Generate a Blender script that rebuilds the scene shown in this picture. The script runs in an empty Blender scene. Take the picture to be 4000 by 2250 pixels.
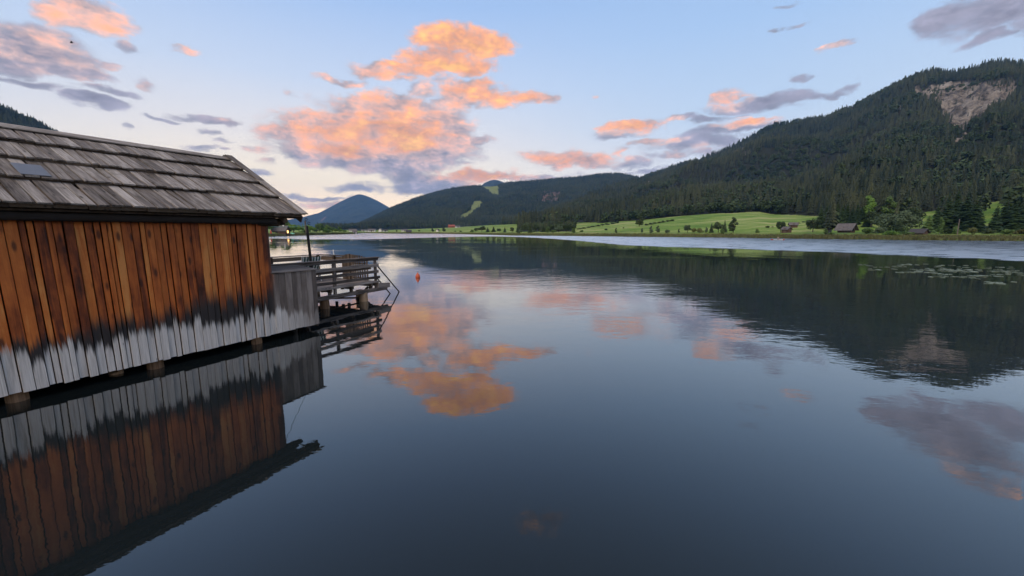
import bpy, bmesh, math, random
import numpy as np
from mathutils import Vector, Matrix

random.seed(7)
rng = np.random.default_rng(7)
sc = bpy.context.scene
COL = sc.collection

# ------------------------------------------------------------------ camera
F_PX, CX, CY, EYE = 1550.0, 2000.0, 1125.0, 2.6      # photograph pixels (4000 x 2250), metres
PITCH = math.atan(221.0 / F_PX)
cam = bpy.data.objects.new('camera', bpy.data.cameras.new('camera'))
COL.objects.link(cam)
cam.data.sensor_width = 36.0
cam.data.lens = 36.0 * F_PX / 4000.0
cam.data.clip_start = 0.1
cam.data.clip_end = 40000
cam.location = (0, 0, EYE)
cam.rotation_euler = (math.radians(90) - PITCH, 0, 0)
sc.camera = cam

# ------------------------------------------------------------------ exposure / sampling
sc.view_settings.view_transform = 'Standard'
sc.view_settings.look = 'None'
sc.view_settings.exposure = 0.1
sc.view_settings.gamma = 1.0
sc.view_settings.use_curve_mapping = False
cy = sc.cycles
cy.use_denoising = True
try:
    cy.denoiser = 'OPENIMAGEDENOISE'
except Exception:
    pass
cy.use_adaptive_sampling = True
cy.adaptive_threshold = 0.015
cy.max_bounces = 6
cy.diffuse_bounces = 3
cy.glossy_bounces = 3
cy.transmission_bounces = 2
cy.transparent_max_bounces = 8
cy.volume_bounces = 0
cy.caustics_reflective = False
cy.caustics_refractive = False

# ------------------------------------------------------------------ pixel geometry helpers
_c, _s = math.cos(PITCH), math.sin(PITCH)


def ray(x, y):
    a, b = (x - CX) / F_PX, (CY - y) / F_PX
    return np.array([a, _c + b * _s, b * _c - _s])


def az_of(x):
    """azimuth (0 = +Y, positive to the right) of a pixel column at the horizon"""
    d = ray(x, 904.0)
    return math.atan2(d[0], d[1])


def tan_el(x, y):
    d = ray(x, y)
    return d[2] / math.hypot(d[0], d[1])


def proj(P):
    P = np.asarray(P, float)
    X, Y, Z = P[..., 0], P[..., 1], P[..., 2] - EYE
    zc = Y * _c - Z * _s
    zc = np.where(zc < 1e-3, 1e-3, zc)
    return CX + F_PX * X / zc, CY - F_PX * (Y * _s + Z * _c) / zc


def lin(r, g=None, b=None):
    v = (r, g, b) if g is not None else r
    return tuple(c / 12.92 if c <= 0.04045 else ((c + 0.055) / 1.055) ** 2.4 for c in v)


def lin4(*a):
    return lin(*a) + (1.0,)


# ------------------------------------------------------------------ node helper
class NT:
    def __init__(self, nt):
        self.nt = nt

    def new(self, t, **kw):
        n = self.nt.nodes.new(t)
        for k, v in kw.items():
            setattr(n, k, v)
        return n

    def set(self, sock, v):
        if isinstance(v, bpy.types.NodeSocket):
            self.nt.links.new(v, sock)
        elif v is not None:
            try:
                sock.default_value = v
            except Exception:
                sock.default_value = (v, v, v) if not hasattr(v, '__len__') else tuple(v) + (1.0,)

    def m(self, op, a=None, b=None, c=None, clamp=False):
        n = self.new('ShaderNodeMath', operation=op)
        n.use_clamp = clamp
        for i, v in enumerate((a, b, c)):
            if v is not None:
                self.set(n.inputs[i], v)
        return n.outputs[0]

    def v(self, op, a=None, b=None, c=None, out=0):
        n = self.new('ShaderNodeVectorMath', operation=op)
        for i, x in enumerate((a, b, c)):
            if x is not None:
                self.set(n.inputs[i], x)
        return n.outputs[out]

    def comb(self, x=0.0, y=0.0, z=0.0):
        n = self.new('ShaderNodeCombineXYZ')
        for i, q in enumerate((x, y, z)):
            self.set(n.inputs[i], q)
        return n.outputs[0]

    def sep(self, v):
        n = self.new('ShaderNodeSeparateXYZ')
        self.set(n.inputs[0], v)
        return n.outputs

    def noise(self, vec, scale=5.0, detail=4.0, rough=0.55, dist=0.0, out=0, lac=2.0):
        n = self.new('ShaderNodeTexNoise')
        self.set(n.inputs['Vector'], vec)
        n.inputs['Scale'].default_value = scale
        n.inputs['Detail'].default_value = detail
        n.inputs['Roughness'].default_value = rough
        n.inputs['Distortion'].default_value = dist
        n.inputs['Lacunarity'].default_value = lac
        return n.outputs[out]

    def ramp(self, fac, stops, interp='LINEAR'):
        n = self.new('ShaderNodeValToRGB')
        cr = n.color_ramp
        cr.interpolation = interp
        while len(cr.elements) < len(stops):
            cr.elements.new(0.5)
        for e, (p, c) in zip(cr.elements, stops):
            e.position = p
            e.color = tuple(c) + (1.0,) if len(c) == 3 else c
        self.set(n.inputs[0], fac)
        return n.outputs[0]

    def mix(self, fac, a, b, mode='MIX'):
        n = self.new('ShaderNodeMix', data_type='RGBA', blend_type=mode)
        self.set(n.inputs[0], fac)
        self.set(n.inputs[6], a if isinstance(a, bpy.types.NodeSocket) or len(a) == 4 else tuple(a) + (1,))
        self.set(n.inputs[7], b if isinstance(b, bpy.types.NodeSocket) or len(b) == 4 else tuple(b) + (1,))
        return n.outputs[2]

    def mapr(self, v, a, b, c=0.0, d=1.0, smooth=True):
        n = self.new('ShaderNodeMapRange')
        n.interpolation_type = 'SMOOTHSTEP' if smooth else 'LINEAR'
        for i, q in enumerate((v, a, b, c, d)):
            self.set(n.inputs[i], q)
        return n.outputs[0]


# ------------------------------------------------------------------ world: evening sky with clouds
SUN_EL, SUN_ROT = math.radians(48.0), math.radians(205.0)      # high soft fill from behind the camera
world = bpy.data.worlds.new('World')
sc.world = world
world.use_nodes = True
W = NT(world.node_tree)
bg = world.node_tree.nodes['Background']
gen = W.new('ShaderNodeTexCoord').outputs['Generated']
dx, dy, dz = W.sep(gen)
az = W.m('ARCTAN2', dx, dy)
el = W.m('ARCSINE', dz)
sky = W.new('ShaderNodeTexSky')
sky.sky_type = 'NISHITA'
sky.sun_disc = False
sky.sun_elevation, sky.sun_rotation = SUN_EL, SUN_ROT
sky.altitude, sky.air_density, sky.dust_density, sky.ozone_density = 900, 1.0, 0.6, 2.0
el_n = W.m('DIVIDE', el, math.pi / 2, clamp=True)
cool = W.ramp(el_n, [(0.0, (1.3, 1.02, .86)), (0.07, (1.02, .96, .94)), (0.15, lin(.82, .89, .97)),
                     (0.26, lin(.70, .82, .97)), (0.36, lin(.63, .76, .94)), (0.6, lin(.53, .61, .75)), (1.0, lin(.46, .52, .62))])
warm = W.ramp(el_n, [(0.0, (1.75, 1.08, .66)), (0.03, (1.80, 1.28, .76)), (0.075, (1.42, 1.16, .80)), (0.13, (1.02, .94, .88)), (0.2, lin(.85, .90, .98)),
                     (0.30, lin(.68, .80, .97)), (0.38, lin(.62, .74, .93)), (0.6, lin(.53, .61, .75)), (1.0, lin(.46, .52, .62))])
wfac = W.mapr(W.m('ABSOLUTE', W.m('SUBTRACT', az, math.radians(-24))), 0.15, 0.95, 1.0, 0.0)
wfac = W.m('MAXIMUM', wfac, W.mapr(W.m('ABSOLUTE', az), 1.5, 2.7, 0.0, 1.0))      # out-of-view glow added behind the camera to warm facing surfaces
base = W.mix(wfac, cool, warm)
nish = W.v('SCALE', sky.outputs[0])
nish.node.inputs['Scale'].default_value = 0.15
base = W.mix(0.12, base, nish)

S25 = 4000.0 / 2576.0
# clouds: (x, y, rx, ry, weight, lit) measured in a 2576-wide view of the photograph; directions only
CL = [
    (1150, 105, 105, 36, 1.1, 1.0), (1215, 112, 62, 30, 1.0, .95), (1105, 150, 95, 28, 1.1, 1.0), (1040, 172, 85, 20, 1.0, .9),
    (935, 178, 55, 20, 1.0, .7), (1000, 190, 65, 14, .8, .25), (870, 205, 60, 9, .8, .55), (1265, 118, 34, 14, .8, .7), (1160, 165, 80, 22, 1.0, 1.0),
    (1195, 232, 78, 30, 1.1, .85), (1150, 258, 60, 18, 1.0, .3), (1262, 250, 55, 18, 1.0, .8), (1335, 250, 60, 13, 1.0, .8),
    (1065, 230, 40, 22, .95, .1), (1105, 205, 30, 14, .6, .25),
    (985, 290, 150, 42, 1.15, .75), (925, 330, 190, 42, 1.2, .85), (1010, 335, 100, 38, 1.2, 1.0), (850, 330, 75, 28, 1.0, .8), (755, 342, 95, 20, 1.05, .1),
    (900, 385, 185, 34, 1.2, .35), (870, 372, 70, 16, 1.0, 1.0), (1020, 368, 60, 16, 1.0, .95), (1080, 375, 120, 36, 1.1, .05), (1110, 315, 75, 45, 1.1, .2), (1175, 350, 55, 12, .9, .45),
    (985, 408, 130, 26, 1.1, .05), (1000, 432, 55, 18, .9, .05), (760, 375, 80, 10, .75, .5), (870, 272, 60, 12, .6, .5),
    (1050, 445, 75, 20, .95, .08), (1075, 470, 100, 18, .95, .12), (900, 470, 65, 12, .8, .25), (1130, 455, 70, 18, .9, .2),
    (1212, 437, 95, 15, 1.05, .95), (1300, 446, 70, 10, .8, .5),
    (1425, 398, 105, 18, 1.05, .8), (1480, 406, 65, 14, .9, .2), (1585, 412, 60, 9, .75, .1), (1172, 408, 30, 6, .75, .05), (1360, 443, 90, 8, .7, .15),
    (1592, 316, 72, 12, 1.0, .9), (1562, 336, 55, 11, .9, .1), (1640, 357, 45, 8, .8, .65), (1565, 375, 35, 6, .6, .5),
    (1830, 243, 34, 16, .95, .75), (1905, 262, 110, 14, .85, .25), (1995, 246, 70, 12, .8, .1), (2085, 232, 55, 8, .75, .1), (2022, 204, 34, 7, .75, .2),
    (1790, 300, 65, 9, .8, .1), (1715, 296, 50, 7, .8, .08), (1840, 322, 120, 13, .95, .3), (1885, 306, 65, 7, .85, .85), (1755, 358, 110, 20, .95, .1),
    (1690, 388, 60, 10, .75, .4), (2135, 217, 22, 7, .7, .1), (1775, 390, 60, 9, .7, .12), (1660, 430, 90, 8, .7, .1),
    (240, 48, 105, 36, 1.05, .62), (150, 45, 80, 28, .9, .55), (300, 70, 50, 20, .7, .55), (85, 118, 150, 44, 1.1, .42), (165, 165, 115, 18, 1.05, .3), (245, 148, 55, 9, .75, .2), (20, 140, 80, 40, .9, .25),
    (60, 200, 95, 11, .85, .1), (228, 254, 92, 16, 1.0, .05), (290, 226, 78, 10, .8, .12), (380, 210, 28, 10, .8, .45), (352, 121, 38, 10, .8, .1), (465, 127, 30, 7, .75, .6),
    (545, 304, 75, 9, .95, .1), (435, 300, 32, 6, .75, .08), (512, 327, 28, 5, .75, .1), (545, 349, 38, 5, .75, .05), (502, 366, 42, 8, .8, .08), (318, 321, 22, 6, .7, .05),
    (560, 376, 14, 5, .7, .05), (642, 376, 44, 7, .75, .5), (672, 404, 24, 8, .7, .5), (655, 436, 32, 9, .7, .15),
    (810, 497, 85, 6, .8, .1), (840, 514, 95, 10, .7, .5), (735, 235, 24, 10, .45, .5),
    (2400, 46, 105, 26, 1.0, .15), (2520, 40, 95, 28, 1.0, .08), (2490, 100, 85, 14, .9, .05), (2545, 86, 60, 14, .85, .05),
    (2105, 112, 34, 9, .8, .4), (1962, 76, 20, 6, .75, .1), (2003, 63, 30, 5, .6, .1), (1970, 12, 28, 7, .6, .1), (1512, 235, 16, 5, .55, .6),
]
# the grey cloud over the frame that the water mirrors lower right
CL_UP = [(2330, 1060, 150, 34, .9, .2), (2410, 1120, 150, 45, .9, .25), (2530, 1060, 120, 46, .9, .15), (2480, 1210, 110, 34, .6, .32), (1360, 1312, 50, 24, .45, .35)]


def cloud_dir(x, y, up=False):
    d = ray(x * S25, y * S25)
    d = d / np.linalg.norm(d)
    e = math.asin(d[2])
    return math.atan2(d[0], d[1]), (-e if up else e)


blobs = []
for arr, up in ((CL, False), (CL_UP, True)):
    for (x, y, rx, ry, w, l) in arr:
        a0, e0 = cloud_dir(x, y, up)
        a1, _ = cloud_dir(x + rx, y, up)
        a2, _ = cloud_dir(x - rx, y, up)
        _, e1 = cloud_dir(x, y - ry, up)
        _, e2 = cloud_dir(x, y + ry, up)
        blobs.append((a0, e0, abs(a1 - a2) / 2 * 1.33, abs(e1 - e2) / 2 * 1.45, w * (0.82 if rx < 45 else 1.0), l))
P0 = W.comb(az, el, 0.0)
nv = W.v('MULTIPLY', P0, (1.0, 1.75, 1.0))
CRAMP = [(0.0, lin(.63, .62, .69)), (0.2, lin(.71, .67, .72)), (0.4, lin(.86, .74, .72)), (0.58, lin(.98, .76, .68)), (0.78, lin(1.0, .70, .53)), (1.0, lin(1.0, .75, .47))]


def cloud_shader(Dens, Lit, n1, n2, n3):
    """one Background whose colour is the clear sky overlaid with cloud"""
    Dn = W.m('ADD', Dens, W.m('MULTIPLY', W.m('SUBTRACT', n1, 0.5), 1.6))
    dens = W.mapr(Dn, -0.08, 0.64)
    rel = W.m('MULTIPLY', W.m('SUBTRACT', n1, n2), 0.9)
    Lf = W.m('ADD', Lit, W.m('MULTIPLY', rel, 1.3))
    Lf = W.m('ADD', Lf, W.m('MULTIPLY', W.m('SUBTRACT', n3, 0.5), 0.75))
    ccol = W.ramp(W.m('MULTIPLY', Lf, 0.8, clamp=True), CRAMP)
    puff = W.v('SCALE', ccol)
    W.set(puff.node.inputs['Scale'], W.m('MULTIPLY_ADD', rel, 1.3, 1.0))
    ccol = W.mix(W.mapr(Dn, 0.0, 0.9, 0.45, 0.0), puff, base)
    b = W.new('ShaderNodeBackground')
    W.set(b.inputs[0], W.mix(W.m('MULTIPLY', dens, 0.97), base, ccol))
    return b.outputs[0]


def mix_shader(fac, a, b):
    n = W.new('ShaderNodeMixShader')
    W.set(n.inputs[0], fac)
    W.set(n.inputs[1], a)
    W.set(n.inputs[2], b)
    return n.outputs[0]


# the measured clouds, split into azimuth sectors (a direction only evaluates the clouds near it)
warpn = W.new('ShaderNodeTexNoise')
W.set(warpn.inputs['Vector'], nv)
warpn.inputs['Scale'].default_value = 12
warpn.inputs['Detail'].default_value = 4
warpn.inputs['Roughness'].default_value = 0.55
warp = W.v('MULTIPLY', W.v('SUBTRACT', warpn.outputs['Color'], (.5, .5, .5)), (0.115, 0.052, 0.0))
P = W.v('ADD', P0, warp)
n1 = W.noise(nv, 18, 10, 0.58)
n2 = W.noise(W.v('ADD', nv, (0.006, -0.020, 0.0)), 17, 5, 0.54)
n4 = W.noise(W.v('MULTIPLY', nv, (1.0, 1.4, 1.0)), 70, 5, 0.6)
n1 = W.m('ADD', n1, W.m('MULTIPLY', W.m('SUBTRACT', n4, 0.5), 0.42))
n3 = W.noise(W.v('MULTIPLY', P, (1.0, 4.5, 1.0)), 15, 3, 0.5)
N_SEC = 9
blobs.sort()
cuts = [blobs[int(len(blobs) * k / N_SEC)][0] for k in range(1, N_SEC)]
shaders = []
for k in range(N_SEC):
    lo = cuts[k - 1] if k else -9
    hi = cuts[k] if k < N_SEC - 1 else 9
    D = Lt = None
    for (a, e, rx, ry, w, l) in blobs:
        if a + rx * 1.5 + 0.05 < lo or a - rx * 1.5 - 0.05 > hi:
            continue
        q = W.v('MULTIPLY_ADD', P, (1 / rx, 1 / ry, 0), (-a / rx, -e / ry, 0))
        r2 = W.v('DOT_PRODUCT', q, q, out=1)
        d = W.m('MULTIPLY_ADD', r2, -w, w)
        D = d if D is None else W.m('MAXIMUM', D, d)
        if l > 0.3:
            t = W.m('MULTIPLY_ADD', r2, -l * 0.45, l * 1.08)
            Lt = t if Lt is None else W.m('MAXIMUM', Lt, t)
    D = W.m('MAXIMUM', D, -0.8)
    shaders.append(cloud_shader(D, Lt if Lt is not None else 0.0, n1, n2, n3))
acc = shaders[0]
for k in range(1, N_SEC):
    acc = mix_shader(W.m('GREATER_THAN', az, cuts[k - 1]), acc, shaders[k])
# beyond the view the same broken evening cloud goes on
far1 = W.noise(W.v('MULTIPLY', P0, (1.0, 2.2, 1.0)), 3.4, 5, 0.55)
outside = W.m('MAXIMUM', W.m('SUBTRACT', W.m('ABSOLUTE', az), 0.95), W.m('SUBTRACT', el, 0.80))
gD = W.m('SUBTRACT', W.m('MULTIPLY', W.m('SUBTRACT', far1, 0.55), 6.0), W.mapr(outside, 0.0, 0.2, 1.5, 0.0))
o1 = W.noise(nv, 14, 3, 0.55)
gen_b = cloud_shader(gD, W.m('MULTIPLY', W.m('SUBTRACT', far1, 0.56), 4.0), o1, o1, 0.5)
acc = mix_shader(W.m('GREATER_THAN', outside, 0.0), acc, gen_b)
plain = W.new('ShaderNodeBackground')
W.set(plain.inputs[0], base)
acc = mix_shader(W.m('LESS_THAN', el, 0.0), acc, plain.outputs[0])
W.nt.links.new(acc, [n for n in world.node_tree.nodes if n.type == 'OUTPUT_WORLD'][0].inputs[0])
world.node_tree.nodes.remove(bg)
world.cycles.sampling_method = 'MANUAL'
world.cycles.sample_map_resolution = 512

# ------------------------------------------------------------------ sun lamp: soft warm fill added from high behind the camera
sun = bpy.data.objects.new('sun', bpy.data.lights.new('sun', 'SUN'))
COL.objects.link(sun)
sun.data.energy = 2.2
sun.data.angle = math.radians(50)
sun.data.color = (1.0, 0.82, 0.64)
_sd = Vector((math.sin(SUN_ROT) * math.cos(SUN_EL), math.cos(SUN_ROT) * math.cos(SUN_EL), math.sin(SUN_EL)))
sun.rotation_euler = _sd.to_track_quat('Z', 'Y').to_euler()
sun.location = (0, -60, 60)

# ==================================================================== helpers: meshes, objects
def tag(o, label=None, cat=None, group=None, kind=None):
    if label:
        o['label'] = label
    if cat:
        o['category'] = cat
    if group:
        o['group'] = group
    if kind:
        o['kind'] = kind
    return o


def link(name, data, parent=None, loc=None):
    o = bpy.data.objects.new(name, data)
    COL.objects.link(o)
    if parent is not None:
        o.parent = parent
    if loc is not None:
        o.location = loc
    return o


def empty(name, loc=(0, 0, 0), rz=0.0, parent=None):
    o = link(name, None, parent, loc)
    o.rotation_euler = (0, 0, rz)
    o.empty_display_size = 0.2
    return o


class MB:
    """collects polygons for one mesh"""

    def __init__(self):
        self.v, self.f = [], []

    def add(self, verts, faces):
        k = len(self.v)
        self.v += [tuple(p) for p in verts]
        self.f += [tuple(i + k for i in q) for q in faces]
        return self

    def box(self, a, b):
        (x0, y0, z0), (x1, y1, z1) = a, b
        return self.add([(x0, y0, z0), (x1, y0, z0), (x1, y1, z0), (x0, y1, z0), (x0, y0, z1), (x1, y0, z1), (x1, y1, z1), (x0, y1, z1)],
                        [(0, 3, 2, 1), (4, 5, 6, 7), (0, 1, 5, 4), (1, 2, 6, 5), (2, 3, 7, 6), (3, 0, 4, 7)])

    def tube(self, pts, radii, n=8, cap=True):
        pts = [Vector(p) for p in pts]
        if not hasattr(radii, '__len__'):
            radii = [radii] * len(pts)
        k = len(self.v)
        for i, p in enumerate(pts):
            t = (pts[min(i + 1, len(pts) - 1)] - pts[max(i - 1, 0)]).normalized()
            a = t.cross(Vector((0, 0, 1))) if abs(t.z) < 0.95 else t.cross(Vector((1, 0, 0)))
            a.normalize()
            b = t.cross(a)
            for j in range(n):
                q = 2 * math.pi * j / n
                self.v.append(tuple(p + (a * math.cos(q) + b * math.sin(q)) * radii[i]))
        for i in range(len(pts) - 1):
            for j in range(n):
                self.f.append((k + i * n + j, k + i * n + (j + 1) % n, k + (i + 1) * n + (j + 1) % n, k + (i + 1) * n + j))
        if cap:
            self.f.append(tuple(k + j for j in range(n))[::-1])
            self.f.append(tuple(k + (len(pts) - 1) * n + j for j in range(n)))
        return self

    def lathe(self, prof, n=12, c=(0, 0, 0)):
        k = len(self.v)
        for (r, z) in prof:
            for j in range(n):
                q = 2 * math.pi * j / n
                self.v.append((c[0] + r * math.cos(q), c[1] + r * math.sin(q), c[2] + z))
        for i in range(len(prof) - 1):
            for j in range(n):
                self.f.append((k + i * n + j, k + i * n + (j + 1) % n, k + (i + 1) * n + (j + 1) % n, k + (i + 1) * n + j))
        return self

    def mesh(self, name, mat, smooth=False):
        me = bpy.data.meshes.new(name)
        me.from_pydata(self.v, [], self.f)
        if mat:
            me.materials.append(mat)
        if smooth:
            me.polygons.foreach_set('use_smooth', [True] * len(me.polygons))
        me.update()
        return me

    def build(self, name, mat, parent=None, loc=None, smooth=False):
        return link(name, self.mesh(name, mat, smooth), parent, loc)


def prism(w, t, l, ch=None, jit=0.0):
    """board along +Z: chamfered rectangle w (X) by t (Y), a little uneven"""
    ch = min(w, t) * 0.18 if ch is None else ch
    a, b = w / 2, t / 2
    sec = [(-a + ch, -b), (a - ch, -b), (a, -b + ch), (a, b - ch), (a - ch, b), (-a + ch, b), (-a, b - ch), (-a, -b + ch)]
    m = MB()
    vs = []
    for z in (0.0, l):
        ox, oy = random.uniform(-jit, jit), random.uniform(-jit, jit)
        vs += [(x + ox, y + oy, z + random.uniform(-jit, jit)) for x, y in sec]
    m.add(vs, [(i, (i + 1) % 8, 8 + (i + 1) % 8, 8 + i) for i in range(8)] + [tuple(range(8))[::-1], tuple(range(8, 16))])
    return m


def piece(name, mat, parent, p0, p1, w, t, wdir, ch=None, jit=0.0015):
    """one board from p0 to p1 (parent space), its width along wdir"""
    p0, p1 = Vector(p0), Vector(p1)
    z = (p1 - p0)
    l = z.length
    z.normalize()
    x = Vector(wdir)
    x = (x - z * x.dot(z)).normalized()
    y = z.cross(x)
    o = prism(w, t, l, ch, jit).build(name, mat, parent)
    M = Matrix((x, y, z)).transposed().to_4x4()
    M.translation = p0
    o.matrix_local = M
    return o


# ------------------------------------------------------------------ numpy value noise
def _hash(ix, iy, seed):
    h = (ix.astype(np.int64) * 374761393 + iy.astype(np.int64) * 668265263 + seed * 1442695041) & 0x7fffffff
    h = ((h ^ (h >> 13)) * 1274126177) & 0x7fffffff
    return ((h ^ (h >> 16)) & 0xffff) / 65535.0


def vnoise(x, y, seed=0):
    x, y = np.asarray(x, float), np.asarray(y, float)
    ix, iy = np.floor(x), np.floor(y)
    fx, fy = x - ix, y - iy
    fx, fy = fx * fx * (3 - 2 * fx), fy * fy * (3 - 2 * fy)
    a, b = _hash(ix, iy, seed), _hash(ix + 1, iy, seed)
    c, d = _hash(ix, iy + 1, seed), _hash(ix + 1, iy + 1, seed)
    return (a * (1 - fx) + b * fx) * (1 - fy) + (c * (1 - fx) + d * fx) * fy


def fbm(x, y, oct=5, seed=0, g=0.5):
    t, a, s = 0.0, 1.0, 0.0
    for k in range(oct):
        t = t + a * vnoise(np.asarray(x) * 2 ** k, np.asarray(y) * 2 ** k, seed + k)
        s += a
        a *= g
    return t / s - 0.5


def in_poly(x, y, poly):
    x, y = np.asarray(x, float), np.asarray(y, float)
    r = np.zeros(x.shape, bool)
    n = len(poly)
    for i in range(n):
        (x0, y0), (x1, y1) = poly[i], poly[(i + 1) % n]
        cond = (y0 > y) != (y1 > y)
        with np.errstate(divide='ignore', invalid='ignore'):
            xi = (x1 - x0) * (y - y0) / (y1 - y0 if y1 != y0 else 1e-9) + x0
        r ^= cond & (x < xi)
    return r


# ==================================================================== materials
def new_mat(name):
    m = bpy.data.materials.new(name)
    m.use_nodes = True
    b = m.node_tree.nodes['Principled BSDF']
    return m, NT(m.node_tree), b


def flat(name, col, rough=0.6, metal=0.0, var=0.15, scale=6.0, emit=None):
    """plain material with a little mottling"""
    m, N, b = new_mat(name)
    co = N.new('ShaderNodeTexCoord').outputs['Object']
    oi = N.new('ShaderNodeObjectInfo').outputs['Random']
    n = N.noise(N.v('ADD', co, N.comb(N.m('MULTIPLY', oi, 37.0), 0, 0)), scale, 4, 0.6)
    f = N.mapr(n, 0.3, 0.7, 1 - var, 1 + var, False)
    c = N.v('SCALE', col)
    N.set(c.node.inputs['Scale'], f)
    N.set(b.inputs['Base Color'], c)
    b.inputs['Roughness'].default_value = rough
    b.inputs['Metallic'].default_value = metal
    if emit:
        b.inputs['Emission Color'].default_value = tuple(emit[:3]) + (1,)
        b.inputs['Emission Strength'].default_value = emit[3]
    return m


def wood(name, dark, mid, light, spread=1.0, rough=0.75, knots=True, grain=1.0, moss=None):
    """weathered board: grain runs along local Z, each board its own tone"""
    m, N, b = new_mat(name)
    co = N.new('ShaderNodeTexCoord').outputs['Object']
    oi = N.new('ShaderNodeObjectInfo').outputs['Random']
    off = N.comb(N.m('MULTIPLY', oi, 53.0), N.m('MULTIPLY', oi, 91.0), N.m('MULTIPLY', oi, 17.0))
    p = N.v('ADD', co, off)
    fine = N.noise(N.v('MULTIPLY', p, (90, 90, 2.5)), 1.0, 4, 0.6)
    rings = N.noise(N.v('MULTIPLY', p, (16, 16, 1.3)), 1.0, 3, 0.5, 0.8)
    blot = N.noise(N.v('MULTIPLY', p, (4, 4, 1.2)), 1.0, 4, 0.6)
    f = N.m('ADD', N.m('MULTIPLY', N.m('SUBTRACT', fine, 0.5), 0.7 * grain), N.m('MULTIPLY', N.m('SUBTRACT', rings, 0.5), 0.8 * grain))
    f = N.m('ADD', f, N.m('MULTIPLY', N.m('SUBTRACT', blot, 0.5), 0.6))
    f = N.m('ADD', f, N.m('MULTIPLY_ADD', oi, 0.62 * spread, 0.5 - 0.31 * spread))
    col = N.ramp(f, [(0.05, dark), (0.5, mid), (0.95, light)])
    if knots:
        vo = N.new('ShaderNodeTexVoronoi')
        N.set(vo.inputs['Vector'], N.v('MULTIPLY', p, (7, 7, 2.4)))
        vo.inputs['Scale'].default_value = 1.0
        k = N.mapr(vo.outputs['Distance'], 0.06, 0.17, 1.0, 0.0)
        col = N.mix(N.m('MULTIPLY', k, 0.75), col, tuple(c * 0.25 for c in dark))
    if moss:
        gm = N.mapr(N.noise(p, 3.0, 5, 0.6), 0.55, 0.75)
        col = N.mix(N.m('MULTIPLY', gm, 0.6), col, moss)
    N.set(b.inputs['Base Color'], col)
    b.inputs['Roughness'].default_value = rough
    b.inputs['Specular IOR Level'].default_value = 0.25
    bp = N.new('ShaderNodeBump')
    bp.inputs['Strength'].default_value = 0.5
    bp.inputs['Distance'].default_value = 0.004
    N.set(bp.inputs['Height'], N.m('ADD', fine, N.m('MULTIPLY', rings, 0.7)))
    N.set(b.inputs['Normal'], bp.outputs[0])
    return m


def leaf_mat(name, c0, c1, rough=0.65, trans=0.0):
    m, N, b = new_mat(name)
    oi = N.new('ShaderNodeObjectInfo').outputs['Random']
    pos = N.new('ShaderNodeNewGeometry').outputs['Position']
    n = N.noise(pos, 0.9, 3, 0.6)
    n2 = N.noise(pos, 0.012, 3, 0.55)
    f = N.m('ADD', N.m('MULTIPLY', oi, 0.55), N.m('MULTIPLY', N.m('SUBTRACT', n, 0.5), 0.7))
    n3 = N.noise(pos, 0.0045, 3, 0.5)
    f = N.m('ADD', f, N.m('MULTIPLY', N.m('SUBTRACT', n3, 0.5), 1.0))
    f = N.m('ADD', f, N.m('MULTIPLY', N.m('SUBTRACT', n2, 0.4), 0.9), clamp=True)
    col = N.mix(f, c0, c1)
    N.set(b.inputs['Base Color'], col)
    b.inputs['Roughness'].default_value = rough
    b.inputs['Specular IOR Level'].default_value = 0.2
    return m


M = {}
M['grey_wood'] = wood('weathered_grey_wood', (.040, .031, .026), (.150, .121, .103), (.35, .295, .255), grain=1.5)
M['roof_wood'] = wood('weathered_roof_wood', (.045, .034, .027), (.185, .155, .132), (.43, .38, .335), spread=.7, grain=1.3, moss=(.070, .060, .036))
M['brown_wood'] = wood('brown_wood', (.030, .020, .014), (.085, .060, .042), (.19, .14, .10))
M['pile_wood'] = wood('pile_wood', (.11, .06, .03), (.30, .18, .10), (.48, .34, .22), knots=False)
M['barn_wood'] = wood('barn_wood', (.05, .03, .022), (.12, .07, .048), (.20, .13, .09), knots=False)
M['bark'] = flat('bark', (.06, .045, .035), 0.9, var=.35)
M['birch_bark'] = flat('pale_bark', (.32, .30, .27), 0.9, var=.35)
M['spruce'] = leaf_mat('spruce_needles', (.015, .028, .018), (.098, .108, .050))
M['spruce_near'] = leaf_mat('near_spruce_needles', (.014, .032, .012), (.050, .085, .026))
M['broad_dark'] = leaf_mat('dark_leaves', (.028, .050, .020), (.085, .115, .042))
M['broad_mid'] = leaf_mat('mid_leaves', (.030, .055, .022), (.105, .145, .050))
M['broad'] = leaf_mat('leaves', (.065, .115, .030), (.17, .25, .070))
M['broad_bright'] = leaf_mat('bright_leaves', (.10, .19, .030), (.22, .35, .070))
M['willow'] = leaf_mat('willow_leaves', (.060, .090, .045), (.14, .19, .10))
M['reed'] = leaf_mat('reed_blades', (.065, .062, .022), (.17, .19, .055))
M['grassy'] = leaf_mat('grass_blades', (.08, .12, .03), (.19, .26, .07))

# the stained wall boards: orange timber, black band, silvered foot
A0 = np.array([-7.612, 5.589, 0.0])
UX, UY = 0.46234, 0.88670


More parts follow.
